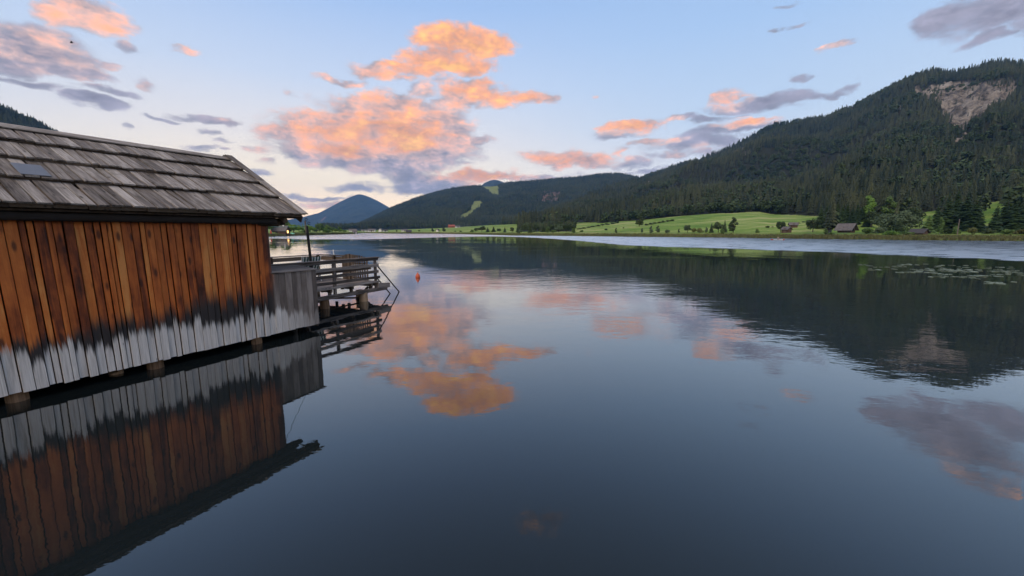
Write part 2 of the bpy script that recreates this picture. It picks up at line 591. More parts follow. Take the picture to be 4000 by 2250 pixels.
def wall_wood():
    m, N, b = new_mat('stained_wall_boards')
    co = N.new('ShaderNodeTexCoord').outputs['Object']
    oi = N.new('ShaderNodeObjectInfo').outputs['Random']
    pos = N.new('ShaderNodeNewGeometry').outputs['Position']
    off = N.comb(N.m('MULTIPLY', oi, 53.0), N.m('MULTIPLY', oi, 91.0), N.m('MULTIPLY', oi, 17.0))
    p = N.v('ADD', co, off)
    fine = N.noise(N.v('MULTIPLY', p, (90, 90, 2.2)), 1.0, 4, 0.6)
    rings = N.noise(N.v('MULTIPLY', p, (11, 11, 0.8)), 1.0, 3, 0.5, 1.2)
    blot = N.noise(N.v('MULTIPLY', p, (3, 3, 1.6)), 1.0, 4, 0.65)
    f = N.m('ADD', N.m('MULTIPLY', N.m('SUBTRACT', fine, 0.5), 0.4), N.m('MULTIPLY', N.m('SUBTRACT', rings, 0.5), 0.9))
    f = N.m('ADD', f, N.m('MULTIPLY', N.m('SUBTRACT', blot, 0.5), 1.0))
    f = N.m('ADD', f, N.m('MULTIPLY_ADD', oi, 0.66, 0.20))
    timber = N.ramp(f, [(0.0, (.045, .012, .005)), (0.22, (.18, .040, .010)), (0.48, (.42, .105, .021)), (0.75, (.57, .160, .032)), (1.0, (.66, .255, .068))])
    vo = N.new('ShaderNodeTexVoronoi')
    N.set(vo.inputs['Vector'], N.v('MULTIPLY', p, (6.5, 6.5, 2.0)))
    vo.inputs['Scale'].default_value = 1.0
    kn = N.mapr(vo.outputs['Distance'], 0.09, 0.24, 1.0, 0.0)
    timber = N.mix(N.m('MULTIPLY', kn, 0.8), timber, (.035, .011, .006))
    # weathering heights
    rel = N.v('SUBTRACT', pos, tuple(A0))
    s = N.v('DOT_PRODUCT', rel, (UX, UY, 0), out=1)
    z = N.sep(pos)[2]
    drip = N.noise(N.v('MULTIPLY', p, (26, 26, 0.9)), 1.0, 4, 0.65)
    drip2 = N.noise(N.comb(N.m('MULTIPLY', s, 3.1), 0.0, 0.0), 1.0, 3, 0.6)
    per = N.m('SUBTRACT', N.m('FRACT', N.m('MULTIPLY', oi, 7.31)), 0.5)
    per2 = N.m('SUBTRACT', N.m('FRACT', N.m('MULTIPLY', oi, 13.7)), 0.5)
    # pale foot: peaks in the middle of each board
    xloc = N.m('ABSOLUTE', N.sep(co)[0])
    zw = N.m('ADD', 0.62, N.m('MULTIPLY', drip2, 0.32))
    zw = N.m('ADD', zw, N.m('MULTIPLY', per, 0.30))
    zw = N.m('ADD', zw, N.m('MULTIPLY', N.m('SUBTRACT', drip, 0.5), 0.60))
    zw = N.m('SUBTRACT', zw, N.m('MULTIPLY', xloc, 1.1))
    right = N.mapr(s, 4.3, 5.2, 0.0, 0.28)
    zw = N.m('SUBTRACT', zw, right)
    pale = N.mapr(N.m('SUBTRACT', z, zw), -0.13, 0.05, 1.0, 0.0)
    zb = N.m('ADD', N.mapr(s, 0.2, 4.4, 0.90, 1.38, False), N.m('MULTIPLY', N.m('SUBTRACT', drip2, 0.5), 0.35))
    zb = N.m('ADD', zb, N.m('MULTIPLY', per2, 0.30))
    zb = N.m('ADD', zb, N.m('MULTIPLY', N.m('SUBTRACT', drip, 0.5), 0.60))
    wid = N.mapr(s, 0.2, 4.4, 0.16, 0.34, False)
    black = N.mapr(N.m('DIVIDE', N.m('SUBTRACT', z, zb), wid), -1.0, 0.6, 1.0, 0.0)
    blk = N.mix(drip, (.012, .010, .010), (.050, .040, .036))
    silver = N.ramp(N.m('ADD', N.m('MULTIPLY', fine, 0.6), N.m('MULTIPLY', rings, 0.4)), [(0.25, (.30, .26, .225)), (0.5, (.63, .57, .51)), (0.75, (.84, .78, .71))])
    greyb = N.ramp(N.m('ADD', f, 0.0), [(0.0, (.050, .038, .032)), (0.5, (.155, .122, .102)), (1.0, (.31, .26, .225))])
    isf = N.mapr(s, 4.10, 4.30)
    top = N.mix(isf, N.mix(black, timber, blk), greyb)
    silver = N.mix(N.mapr(s, 4.3, 5.4, 0.0, 0.75), silver, greyb)
    col = N.mix(pale, top, silver)
    # nail holes and dark knots on the pale foot
    col = N.mix(N.m('MULTIPLY', N.mapr(vo.outputs['Distance'], 0.03, 0.09, 1.0, 0.0), N.m('MULTIPLY', pale, 0.8)), col, (.10, .09, .085))
    N.set(b.inputs['Base Color'], col)
    b.inputs['Roughness'].default_value = 0.62
    b.inputs['Specular IOR Level'].default_value = 0.3
    bp = N.new('ShaderNodeBump')
    bp.inputs['Strength'].default_value = 0.5
    bp.inputs['Distance'].default_value = 0.004
    N.set(bp.inputs['Height'], N.m('ADD', fine, N.m('MULTIPLY', rings, 0.9)))
    N.set(b.inputs['Normal'], bp.outputs[0])
    return m


M['wall_boards'] = wall_wood()

# ==================================================================== ground, hills (polar height fields round the lake)
# tables over photograph columns: shore distance, forest edge row and distance
TX = np.array([-4000, 200, 1060, 1200, 1340, 1385, 1425, 1500, 1600, 1700, 1850, 2000, 2250, 2500, 2750, 3000, 3250, 3500, 3750, 4000, 4400, 6000, 9000], float)
TRS = np.array([235, 235, 239, 300, 400, 440, 700, 520, 490, 470, 340, 257, 228, 205, 195, 187, 176, 172, 174, 180, 195, 220, 230], float)
EX = np.array([-4000, 1060, 1390, 1500, 1660, 1780, 1900, 2000, 2100, 2230, 2350, 2430, 2500, 2600, 2700, 2800, 2960, 3010, 3100, 3190, 3260, 3400, 3560, 3600, 3660, 3740, 3840, 3960, 4100, 6000, 9000], float)
EY = np.array([902, 902, 902, 899, 893, 888, 880, 876, 874, 870, 871, 864, 860, 850, 841, 833, 828, 838, 843, 845, 868, 868, 830, 824, 824, 815, 792, 785, 785, 800, 820], float)
ERM = np.array([700, 700, 900, 1000, 1000, 950, 850, 720, 620, 540, 470, 440, 420, 420, 420, 425, 430, 410, 390, 350, 260, 250, 330, 360, 370, 380, 400, 410, 420, 430, 430], float)
# skyline of the wooded hill on the right (columns, rows incl. trees) and its ridge distance
SX = np.array([1880, 1960, 2030, 2087, 2195, 2304, 2400, 2492, 2560, 2640, 2720, 2795, 2850, 2904, 2950, 2997, 3050, 3105, 3199, 3261, 3338, 3416, 3494, 3556, 3618, 3680, 3758, 3820, 3882, 3944, 4000, 4200, 5000, 9000], float)
SY = np.array([884, 880, 864, 839, 787, 741, 708, 684, 660, 631, 604, 578, 552, 522, 495, 474, 462, 453, 442, 408, 369, 330, 291, 273, 284, 273, 249, 242, 249, 265, 281, 330, 500, 700], float)
SR = np.array([900, 950, 1000, 1100, 1300, 1450, 1600, 1800, 1800, 1800, 1790, 1780, 1770, 1760, 1750, 1740, 1730, 1720, 1700, 1680, 1640, 1600, 1560, 1540, 1520, 1500, 1480, 1470, 1460, 1440, 1420, 1400, 1300, 1200], float)
TREE_H = 17.0
# where the trees begin (distance), by column: dense wood reaches down to the shore right of the barn, with two gaps
FX = np.array([-4000, 2000, 2030, 2240, 2275, 3190, 3260, 3570, 3588, 3650, 3675, 3815, 3832, 3900, 3925, 9000], float)
FR = np.array([0, 0, 298, 276, 0, 0, 262, 262, 335, 372, 268, 268, 392, 404, 268, 268], float)


def forest_from(xp):
    e = np.interp(xp, EX, ERM)
    f = np.interp(xp, FX, FR)
    return np.where((xp > 3225) | ((xp > 2024) & (xp < 2246)), f, e)



def tan_el_arr(x, y):
    a, b = (x - CX) / F_PX, (CY - y) / F_PX
    return (b * _c - _s) / np.hypot(a, _c + b * _s)


def ground_z(azm, r):
    azm, r = np.broadcast_arrays(np.asarray(azm, float), np.asarray(r, float))
    front = np.abs(azm) < 1.35
    xp = np.where(front, CX + F_PX * np.tan(np.clip(azm, -1.35, 1.35)) / _c, np.where(azm > 0, 9000, -4000))
    X, Y = r * np.sin(azm), r * np.cos(azm)
    wob = fbm(azm * 40, azm * 0 + 3.3, 4, 5) * 14
    rs = np.interp(xp, TX, TRS) + wob
    back = np.clip((np.abs(azm) - 1.45) / 0.5, 0, 1)
    rs = rs * (1 - back) + (9 + 50 * np.clip(2.6 - np.abs(azm), 0, 1)) * back
    rm = np.maximum(np.interp(xp, EX, ERM), rs + 45)
    em = tan_el_arr(np.clip(xp, -3000, 8000), np.interp(xp, EX, EY))
    zm = np.maximum(EYE + rm * em, 1.4)
    t = r - rs
    z = np.where(t < 0, np.maximum(-6.0, t * 0.12), np.where(t < 3, t * 0.2, np.where(t < 18, 0.6 + (t - 3) * 0.095, 2.025 + (t - 18) * 0.010)))
    z0 = 2.245
    f = np.clip((t - 40) / np.maximum(rm - rs - 40, 1), 0, None)
    zmead = z0 + (zm - z0) * f + np.where(f < 1, np.sin(np.clip(f, 0, 1) * np.pi), 0) * fbm(X / 90, Y / 90, 3, 9) * 2.2
    z = np.where(t > 40, zmead, z)
    # hill
    R = np.interp(xp, SX, SR)
    yr = np.interp(xp, SX, SY)
    zr = np.maximum(EYE + R * tan_el_arr(np.clip(xp, -3000, 8000), yr) - TREE_H * np.clip((R - 800) / 400, 0, 1), zm)
    has = np.clip((xp - 1900) / 120, 0, 1)
    g = np.clip((r - rm) / (R - rm), 0, 1)
    zh = zm + (zr - zm) * (0.55 * g + 0.45 * g ** 2)
    spur = fbm(X / 260, Y / 260, 5, 21, 0.55) * 150 * np.sin(np.clip(g, 0, 1) * np.pi) * np.clip((zr - zm) / 250, 0, 1)
    zh = zh + spur
    zh = np.where(r > R, zr - (r - R) * 0.35, zh)
    zflat = zm + (r - rm) * 0.01
    zz = np.where(has > 0, zflat * (1 - has) + zh * has, zflat)
    return np.where(r > rm, zz, z)


def rs_of(x):
    return float(np.interp(x, TX, TRS) + fbm(np.array([az_of(x) * 40]), np.array([3.3]), 4, 5)[0] * 14)


def place(x, r):
    """world point on the ground in pixel column x at distance r"""
    a = az_of(x)
    return Vector((r * math.sin(a), r * math.cos(a), float(ground_z(np.array([a]), np.array([r]))[0])))


def place_row(x, y, rmin=150.0, rmax=1100.0):
    """where the ground meets the line of sight through pixel (x, y)"""
    a = az_of(x)
    rr = np.linspace(rmin, rmax, 1500)
    z = ground_z(np.full(rr.shape, a), rr)
    te = (z - EYE) / rr
    hit = np.nonzero((te >= tan_el(x, y)) & (z > 0.3))[0]
    r = rr[hit[0]] if len(hit) else rmax
    return place(x, r)


def height_for(p, x, ytop):
    return EYE + math.hypot(p.x, p.y) * tan_el(x, ytop) - p.z


SCREE = [(3556, 345), (3610, 335), (3667, 318), (3737, 312), (3828, 298), (3900, 305), (3947, 303), (3975, 335), (3930, 385), (3905, 400), (3856, 450), (3806, 512), (3776, 562), (3742, 550), (3708, 506), (3680, 468), (3660, 421), (3640, 398), (3600, 385), (3565, 392)]
ROCKS = [(2913, 585, 26, 13), (2865, 592, 12, 12), (2507, 727, 10, 14), (3318, 419, 22, 22), (3520, 426, 22, 14), (3385, 372, 12, 10), (2640, 702, 8, 16)]


def rock_mask(X, Y, Z):
    px, py = proj(np.stack([X, Y, Z], -1))
    jx = px + fbm(X / 40, Y / 40, 5, 31, .6) * 95
    jy = py + fbm(X / 40, Y / 40, 5, 77, .6) * 85
    m = in_poly(jx, jy, SCREE)
    for (cx, cy_, rx, ry) in ROCKS:
        m |= ((jx - cx) / rx) ** 2 + ((jy - cy_) / ry) ** 2 < 1
    return m


def polar_mesh(name, azs, rads, zfun, mat, attrs=None, closed=False):
    A, Rr = np.meshgrid(azs, rads, indexing='ij')
    Z = zfun(A, Rr)
    X, Y = Rr * np.sin(A), Rr * np.cos(A)
    co = np.stack([X, Y, Z], -1).reshape(-1, 3)
    na, nr = len(azs), len(rads)
    i, j = np.meshgrid(np.arange(na if closed else na - 1), np.arange(nr - 1), indexing='ij')
    i2 = (i + 1) % na
    q = np.stack([i * nr + j, i * nr + j + 1, i2 * nr + j + 1, i2 * nr + j], -1).reshape(-1, 4)
    me = bpy.data.meshes.new(name)
    me.vertices.add(len(co))
    me.vertices.foreach_set('co', co.ravel())
    me.loops.add(q.size)
    me.loops.foreach_set('vertex_index', q.ravel().astype(np.int32))
    me.polygons.add(len(q))
    me.polygons.foreach_set('loop_start', np.arange(0, q.size, 4, dtype=np.int32))
    me.polygons.foreach_set('loop_total', np.full(len(q), 4, np.int32))
    me.polygons.foreach_set('use_smooth', np.ones(len(q), bool))
    me.update()
    me.validate()
    me.materials.append(mat)
    for nm, fn in (attrs or {}).items():
        a = me.attributes.new(nm, 'FLOAT', 'POINT')
        a.data.foreach_set('value', fn(X, Y, Z, A, Rr).astype(np.float32).ravel())
    return link(name, me)


def ground_material():
    m, N, b = new_mat('ground_cover')
    pos = N.new('ShaderNodeNewGeometry').outputs['Position']
    at = lambda n: N.new('ShaderNodeAttribute', attribute_name=n).outputs['Fac']
    n1 = N.noise(pos, 0.05, 5, 0.6)
    n2 = N.noise(N.v('MULTIPLY', pos, (.012, .05, .05)), 1.0, 4, 0.6, 0.6)
    n3 = N.noise(pos, 1.3, 4, 0.65)
    f = N.m('ADD', N.m('MULTIPLY', n2, 0.75), N.m('ADD', N.m('MULTIPLY', n1, 0.3), N.m('MULTIPLY', N.m('SUBTRACT', n3, .5), 0.35)))
    mead = N.ramp(f, [(0.40, (.075, .145, .024)), (0.47, (.128, .220, .034)), (0.54, (.200, .275, .058)), (0.62, (.33, .345, .125))])
    shore = N.ramp(N.m('ADD', N.m('MULTIPLY', n1, .6), N.m('MULTIPLY', n3, .4)), [(0.3, (.05, .055, .02)), (0.5, (.12, .13, .04)), (0.7, (.21, .17, .06))])
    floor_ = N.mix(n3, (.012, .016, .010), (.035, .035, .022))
    nr = N.noise(N.v('MULTIPLY', pos, (.05, .05, .02)), 1.0, 7, 0.68, 0.5)
    nr2 = N.noise(pos, 0.25, 5, 0.7)
    rock = N.ramp(N.m('ADD', N.m('MULTIPLY', nr, 0.65), N.m('MULTIPLY', nr2, 0.35)), [(0.36, (.025, .028, .020)), (0.44, (.105, .090, .074)), (0.54, (.29, .245, .195)), (0.68, (.46, .41, .34))])
    col = N.mix(at('shore'), mead, shore)
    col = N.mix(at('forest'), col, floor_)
    col = N.mix(at('rock'), col, rock)
    N.set(b.inputs['Base Color'], col)
    b.inputs['Roughness'].default_value = 0.9
    b.inputs['Specular IOR Level'].default_value = 0.1
    bp = N.new('ShaderNodeBump')
    bp.inputs['Strength'].default_value = 0.8
    N.set(bp.inputs['Distance'], N.mapr(at('rock'), 0, 1, 0.15, 14.0))
    N.set(bp.inputs['Height'], N.mix(at('rock'), n3, nr))
    N.set(b.inputs['Normal'], bp.outputs[0])
    return m


M['ground'] = ground_material()


def a_shore(X, Y, Z, A, R):
    return np.clip(1.5 - Z / 1.6, 0, 1)


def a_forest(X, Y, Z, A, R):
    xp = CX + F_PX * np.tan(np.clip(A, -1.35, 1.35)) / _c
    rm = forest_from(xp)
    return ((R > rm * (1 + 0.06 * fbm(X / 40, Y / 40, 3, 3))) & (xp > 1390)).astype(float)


def a_rock(X, Y, Z, A, R):
    return (rock_mask(X, Y, Z) & (R > 450)).astype(float)


def ground_total(A, R):
    z = ground_z(A, R)
    X, Y = R * np.sin(A), R * np.cos(A)
    front = (np.abs(A) < 1.2) & (R > 450)
    k = np.where(front, 1.0, 0.0) * rock_mask(X, Y, z)
    crag = fbm(X / 45, Y / 45, 5, 55, 0.62)
    crag2 = fbm(X / 14, Y / 14, 4, 57, 0.6)
    return z + k * (np.abs(crag) * 60 + crag2 * 14 - 12)


azs = np.concatenate([np.linspace(-math.pi, -1.0, 60, endpoint=False), np.linspace(-1.0, -0.02, 200, endpoint=False), np.linspace(-0.02, 1.0, 620, endpoint=False), np.linspace(1.0, math.pi, 80, endpoint=False)])
rads = np.concatenate([[0.5, 4, 7, 10, 14, 20, 30, 50, 80, 120], np.linspace(140, 300, 70), np.linspace(306, 560, 50), np.linspace(570, 2000, 170), np.geomspace(2100, 7700, 16)])
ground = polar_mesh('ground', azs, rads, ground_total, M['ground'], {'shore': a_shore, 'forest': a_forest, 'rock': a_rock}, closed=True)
tag(ground, 'green meadow and wooded slope rising from the far lake shore', kind='structure')


# ---- hills further back: own sheets, own distances
def ridge_fun(X0, Y0, R, r0, zbase, tree, seed, amp, width=None):
    X0, Y0 = np.array(X0, float), np.array(Y0, float)

    def fn(A, r):
        xp = CX + F_PX * np.tan(A) / _c
        yr = np.interp(xp, X0, Y0)
        zr = np.maximum(EYE + R * tan_el_arr(xp, yr) - tree, zbase)
        g = np.clip((r - r0) / (R - r0), 0, 1)
        X, Y = r * np.sin(A), r * np.cos(A)
        z = zbase + (zr - zbase) * (0.6 * g + 0.4 * g * g)
        z = z + fbm(X / (amp * 4.5), Y / (amp * 4.5), 5, seed, 0.55) * amp * 1.6 * np.sin(g * np.pi) * np.clip((zr - zbase) / (amp * 3), 0, 1)
        return np.where(r > R, zr - (r - R) * 0.4, z) - np.where(g <= 0, 3.0, 0)
    return fn


SKI_UP = [(1872, 722), (1950, 722), (1950, 765), (1922, 765), (1908, 745), (1886, 735)]
SKI_LO = [(1848, 785), (1876, 785), (1888, 803), (1862, 821), (1842, 846), (1812, 857), (1780, 862), (1812, 838), (1838, 815)]
SKI_RED = [(2152, 768, 34, 24), (2125, 788, 14, 14)]


def ski_mask(X, Y, Z):
    px, py = proj(np.stack([X, Y, Z], -1))
    jx, jy = px + fbm(X / 60, Y / 60, 3, 12) * 14, py + fbm(X / 60, Y / 60, 3, 13) * 10
    return in_poly(jx, jy, SKI_UP) | in_poly(jx, jy, SKI_LO)


def red_mask(X, Y, Z):
    px, py = proj(np.stack([X, Y, Z], -1))
    jx, jy = px + fbm(X / 60, Y / 60, 3, 14) * 34, py + fbm(X / 60, Y / 60, 3, 15) * 26
    m = np.zeros(jx.shape, bool)
    for (cx, cy_, rx, ry) in SKI_RED:
        m |= ((jx - cx) / rx) ** 2 + ((jy - cy_) / ry) ** 2 < 1
    return m


def hill_material(name, c0, c1, clear=(.16, .20, .055)):
    m, N, b = new_mat(name)
    pos = N.new('ShaderNodeNewGeometry').outputs['Position']
    at = lambda n: N.new('ShaderNodeAttribute', attribute_name=n).outputs['Fac']
    n1 = N.noise(pos, 0.03, 6, 0.65)
    n2 = N.noise(pos, 0.004, 4, 0.6)
    col = N.mix(N.mapr(N.m('ADD', N.m('MULTIPLY', n1, .7), N.m('MULTIPLY', n2, .3)), .35, .65), c0, c1)
    col = N.mix(at('clearing'), col, N.mix(n1, clear, (.23, .24, .09)))
    col = N.mix(at('rock'), col, N.mix(n1, (.10, .065, .05), (.22, .145, .11)))
    N.set(b.inputs['Base Color'], col)
    b.inputs['Roughness'].default_value = 0.9
    b.inputs['Specular IOR Level'].default_value = 0.1
    bp = N.new('ShaderNodeBump')
    bp.inputs['Distance'].default_value = 12.0
    bp.inputs['Strength'].default_value = 0.8
    N.set(bp.inputs['Height'], n1)
    N.set(b.inputs['Normal'], bp.outputs[0])
    return m


M['hill'] = hill_material('forest_floor_far', (.010, .016, .012), (.035, .045, .026))
M['mountain'] = hill_material('far_mountain_cover', (.014, .022, .016), (.050, .060, .036))
SKI_X = [1250, 1300, 1335, 1398, 1465, 1529, 1630, 1708, 1786, 1863, 1925, 2003, 2096, 2174, 2251, 2329, 2407, 2484, 2600, 2800]
SKI_Y = [904, 899, 893, 870, 840, 808, 768, 745, 727, 719, 719, 706, 699, 691, 686, 675, 671, 686, 720, 800]
SKI_R, SKI_R0 = 2700.0, 1150.0
ski_z = ridge_fun(SKI_X, SKI_Y, SKI_R, SKI_R0, 9.0, 15.0, 41, 55.0)
ski_hill = polar_mesh('ski_hill', np.linspace(az_of(1235), az_of(2700), 260), np.concatenate([np.linspace(1100, 2780, 130), np.linspace(2800, 3600, 12)]), ski_z, M['hill'],
                      {'clearing': lambda X, Y, Z, A, R: ski_mask(X, Y, Z).astype(float), 'rock': lambda X, Y, Z, A, R: red_mask(X, Y, Z).astype(float)})
tag(ski_hill, 'wooded hill with two pale ski clearings behind the village', kind='structure')
zero = lambda X, Y, Z, A, R: np.zeros(X.shape)
MT_X = [500, 900, 1060, 1130, 1180, 1206, 1250, 1290, 1340, 1380, 1400, 1412, 1425, 1450, 1480, 1529, 1600, 1700, 1850]
MT_Y = [890, 880, 872, 858, 850, 843, 832, 812, 786, 768, 761, 759, 761, 770, 784, 813, 850, 878, 900]
mtn = polar_mesh('far_mountain', np.linspace(az_of(480), az_of(1870), 260), np.concatenate([np.linspace(4600, 7000, 90), np.linspace(7040, 7700, 8)]),
                 ridge_fun(MT_X, MT_Y, 7000.0, 4700.0, 5.0, 0.0, 61, 110.0), M['mountain'],
                 {'clearing': zero, 'rock': lambda X, Y, Z, A, R: ((lambda q: (((q[0] - 1263) - (855 - q[1]) * 1.0) ** 2 / 16 + ((q[1] - 855) / 10) ** 2 < 1))(proj(np.stack([X, Y, Z], -1)))).astype(float)})
tag(mtn, 'blue hazy mountain at the far end of the lake', kind='structure')
peak = polar_mesh('far_peak', np.linspace(az_of(1820), az_of(2060), 60), np.concatenate([np.linspace(3800, 5200, 40), np.linspace(5260, 6000, 8)]),
                  ridge_fun([1820, 1870, 1895, 1915, 1932, 1950, 1972, 2000, 2060], [790, 735, 714, 705, 702, 705, 714, 735, 790], 5200.0, 3900.0, 5.0, 0.0, 62, 60.0), M['mountain'], {'clearing': zero, 'rock': zero})
tag(peak, 'small blue summit peeping over the ski hill', kind='structure')
LH_X = [-4000, -1500, -400, 0, 60, 100, 200, 260, 400, 600, 800, 1000, 1150, 1300]
LH_Y = [-300, 60, 290, 378, 402, 420, 466, 500, 586, 690, 790, 870, 895, 904]
LH_R = 1500.0
lh_z = ridge_fun(LH_X, LH_Y, LH_R, 600.0, 3.0, 16.0, 71, 45.0)
left_hill = polar_mesh('left_hill', np.linspace(-1.2, az_of(1290), 160), np.concatenate([np.linspace(560, 1500, 70), np.linspace(1520, 2200, 10)]), lh_z, M['hill'], {'clearing': zero, 'rock': zero})
tag(left_hill, 'dark wooded hill rising behind the boathouse roof', kind='structure')

# ==================================================================== water
def water_material():
    m, N, b = new_mat('lake_water')
    pos = N.new('ShaderNodeNewGeometry').outputs['Position']
    at = N.new('ShaderNodeAttribute', attribute_name='wind').outputs['Fac']
    jag = N.noise(N.v('MULTIPLY', pos, (.05, .25, 0)), 1.0, 5, 0.65)
    jag2 = N.noise(N.v('MULTIPLY', pos, (.006, .02, 0)), 1.0, 3, 0.6)
    wind = N.m('ADD', at, N.m('MULTIPLY', N.m('SUBTRACT', jag, 0.5), 0.20))
    ruf = N.mapr(wind, 0.975, 1.06)
    gust = N.mapr(jag, .35, .65, .75, 1.1)
    b.inputs['Base Color'].default_value = (.010, .014, .015, 1)
    b.inputs['Specular IOR Level'].default_value = 0.0
    b.inputs['Roughness'].default_value = 0.6
    xw = N.sep(pos)[0]
    streak = N.noise(N.v('MULTIPLY', pos, (.10, .55, 0)), 1.0, 4, 0.65)
    rr = N.m('SUBTRACT', N.mapr(xw, -120.0, 10.0, .19, .36), N.mapr(xw, 55.0, 120.0, 0.0, .12))
    rr = N.m('MULTIPLY', rr, N.mapr(streak, .3, .7, .75, 1.25, False))
    wavelet = N.noise(N.v('MULTIPLY', pos, (.28, .42, 0)), 1.0, 3, 0.6)
    rr = N.m('MULTIPLY', rr, N.mapr(wavelet, .35, .65, .62, 1.35, False))
    gl = N.new('ShaderNodeBsdfGlossy')
    gl.distribution = 'GGX'
    N.set(gl.inputs['Roughness'], N.m('ADD', 0.012, N.m('MULTIPLY', ruf, rr)))
    gl.inputs['Color'].default_value = (.97, .985, .98, 1)
    lw = N.new('ShaderNodeLayerWeight')
    lw.inputs['Blend'].default_value = 0.5
    graz = N.m('MULTIPLY_ADD', N.m('POWER', lw.outputs['Facing'], 3.1), 0.98, 0.020)
    graz = N.m('MULTIPLY', graz, N.m('ADD', 1.0, N.m('MULTIPLY', ruf, N.mapr(xw, 30.0, 95.0, -0.02, -0.50))))
    # ripples (metres)
    p2 = N.v('MULTIPLY', pos, (1, 1, 0))
    w1 = N.noise(N.v('MULTIPLY', p2, (.9, 1.6, 1)), 1.0, 3, 0.5)
    w2 = N.noise(N.v('MULTIPLY', p2, (3.5, 6.0, 1)), 1.0, 3, 0.55)
    w3 = N.noise(N.v('MULTIPLY', p2, (.22, .35, 1)), 1.0, 2, 0.5)
    patch = N.mapr(N.noise(N.v('MULTIPLY', p2, (.035, .07, 1)), 1.0, 3, 0.6), .42, .66, .3, 2.4)
    h = N.m('ADD', N.m('MULTIPLY', w1, .0055), N.m('MULTIPLY', w2, .0019))
    h = N.m('ADD', N.m('MULTIPLY', h, patch), N.m('MULTIPLY', w3, .010))
    hr = N.m('MULTIPLY', N.m('ADD', N.noise(N.v('MULTIPLY', p2, (.45, .9, 1)), 1.0, 4, 0.6), w1), .0035)
    h = N.m('ADD', h, N.m('MULTIPLY', hr, ruf))
    bp = N.new('ShaderNodeBump')
    bp.inputs['Strength'].default_value = 1.0
    bp.inputs['Distance'].default_value = 1.0
    N.set(bp.inputs['Height'], h)
    N.set(gl.inputs['Normal'], bp.outputs[0])
    mx = N.new('ShaderNodeMixShader')
    N.set(mx.inputs[0], graz)
    N.set(mx.inputs[1], b.outputs[0])
    N.set(mx.inputs[2], gl.outputs[0])
    N.nt.links.new(mx.outputs[0], N.nt.nodes['Material Output'].inputs['Surface'])
    return m


M['water'] = water_material()
# where the wind-ruffled band begins (photograph points on the water -> distances)
WB = [(-2000, 935), (1000, 932), (1060, 932), (1200, 935), (1430, 936), (1600, 931), (1776, 926), (1932, 924), (2030, 926), (2120, 931), (2233, 939), (2330, 948), (2420, 957), (2600, 966), (2800, 972), (3000, 979), (3200, 985), (3400, 993), (3600, 1003), (3800, 1012), (4000, 1022), (4600, 1045), (9000, 1120)]
wb_az = np.array([az_of(x) for x, y in WB])
wb_r = np.array([EYE / -tan_el(x, y) for x, y in WB])


def a_wind(X, Y, Z, A, R):
    rb = np.interp(A, wb_az, wb_r)
    rb = np.where(np.abs(A) > 1.35, 1e4, rb)
    return np.clip(R / rb, 0, 4)


waz = np.concatenate([np.linspace(-math.pi, -1.0, 40, endpoint=False), np.linspace(-1.0, 1.0, 420, endpoint=False), np.linspace(1.0, math.pi, 40, endpoint=False)])
wr = np.concatenate([[0.3, 2, 4, 7, 10, 14, 18, 22, 26], np.geomspace(28, 900, 120)])
water = polar_mesh('water', waz, wr, lambda A, R: np.zeros(A.shape), M['water'], {'wind': a_wind}, closed=True)
tag(water, 'calm lake mirroring clouds, ruffled by wind near the far shore', kind='structure')

# ==================================================================== trees
def spruce_mesh(name, mats, tiers=9, pts=9, slim=0.20, seed=0, bare=0.10):
    """small conifer of height 1: ragged drooping skirts on a trunk"""
    rd = random.Random(seed)
    m = MB()
    for k in range(tiers):
        f = k / tiers
        zt = bare + (1 - bare) * (f + 1.55 / tiers)
        zl = bare + (1 - bare) * f
        R = slim * (1 - f) ** 0.85 * rd.uniform(.85, 1.12) + 0.008
        if k < 2:
            R *= .82
        a0 = rd.uniform(0, 6.28)
        vs = [(rd.uniform(-.01, .01), rd.uniform(-.01, .01), min(zt, 1.0))]
        n = pts * 2
        for j in range(n):
            q = a0 + 2 * math.pi * j / n
            rr = R * (rd.uniform(.80, 1.15) if j % 2 == 0 else rd.uniform(.38, .6))
            vs.append((rr * math.cos(q), rr * math.sin(q), zl - (0.025 if j % 2 == 0 else -0.012) + rd.uniform(-.012, .012)))
        m.add(vs, [(0, 1 + j, 1 + (j + 1) % n) for j in range(n)])
    nf = len(m.f)
    m.tube([(0, 0, -.03), (0, 0, .5)], [.014, .006], 5, False)
    me = m.mesh(name, mats[0])
    me.materials.append(mats[1])
    idx = [0] * nf + [1] * (len(me.polygons) - nf)
    me.polygons.foreach_set('material_index', idx)
    return me


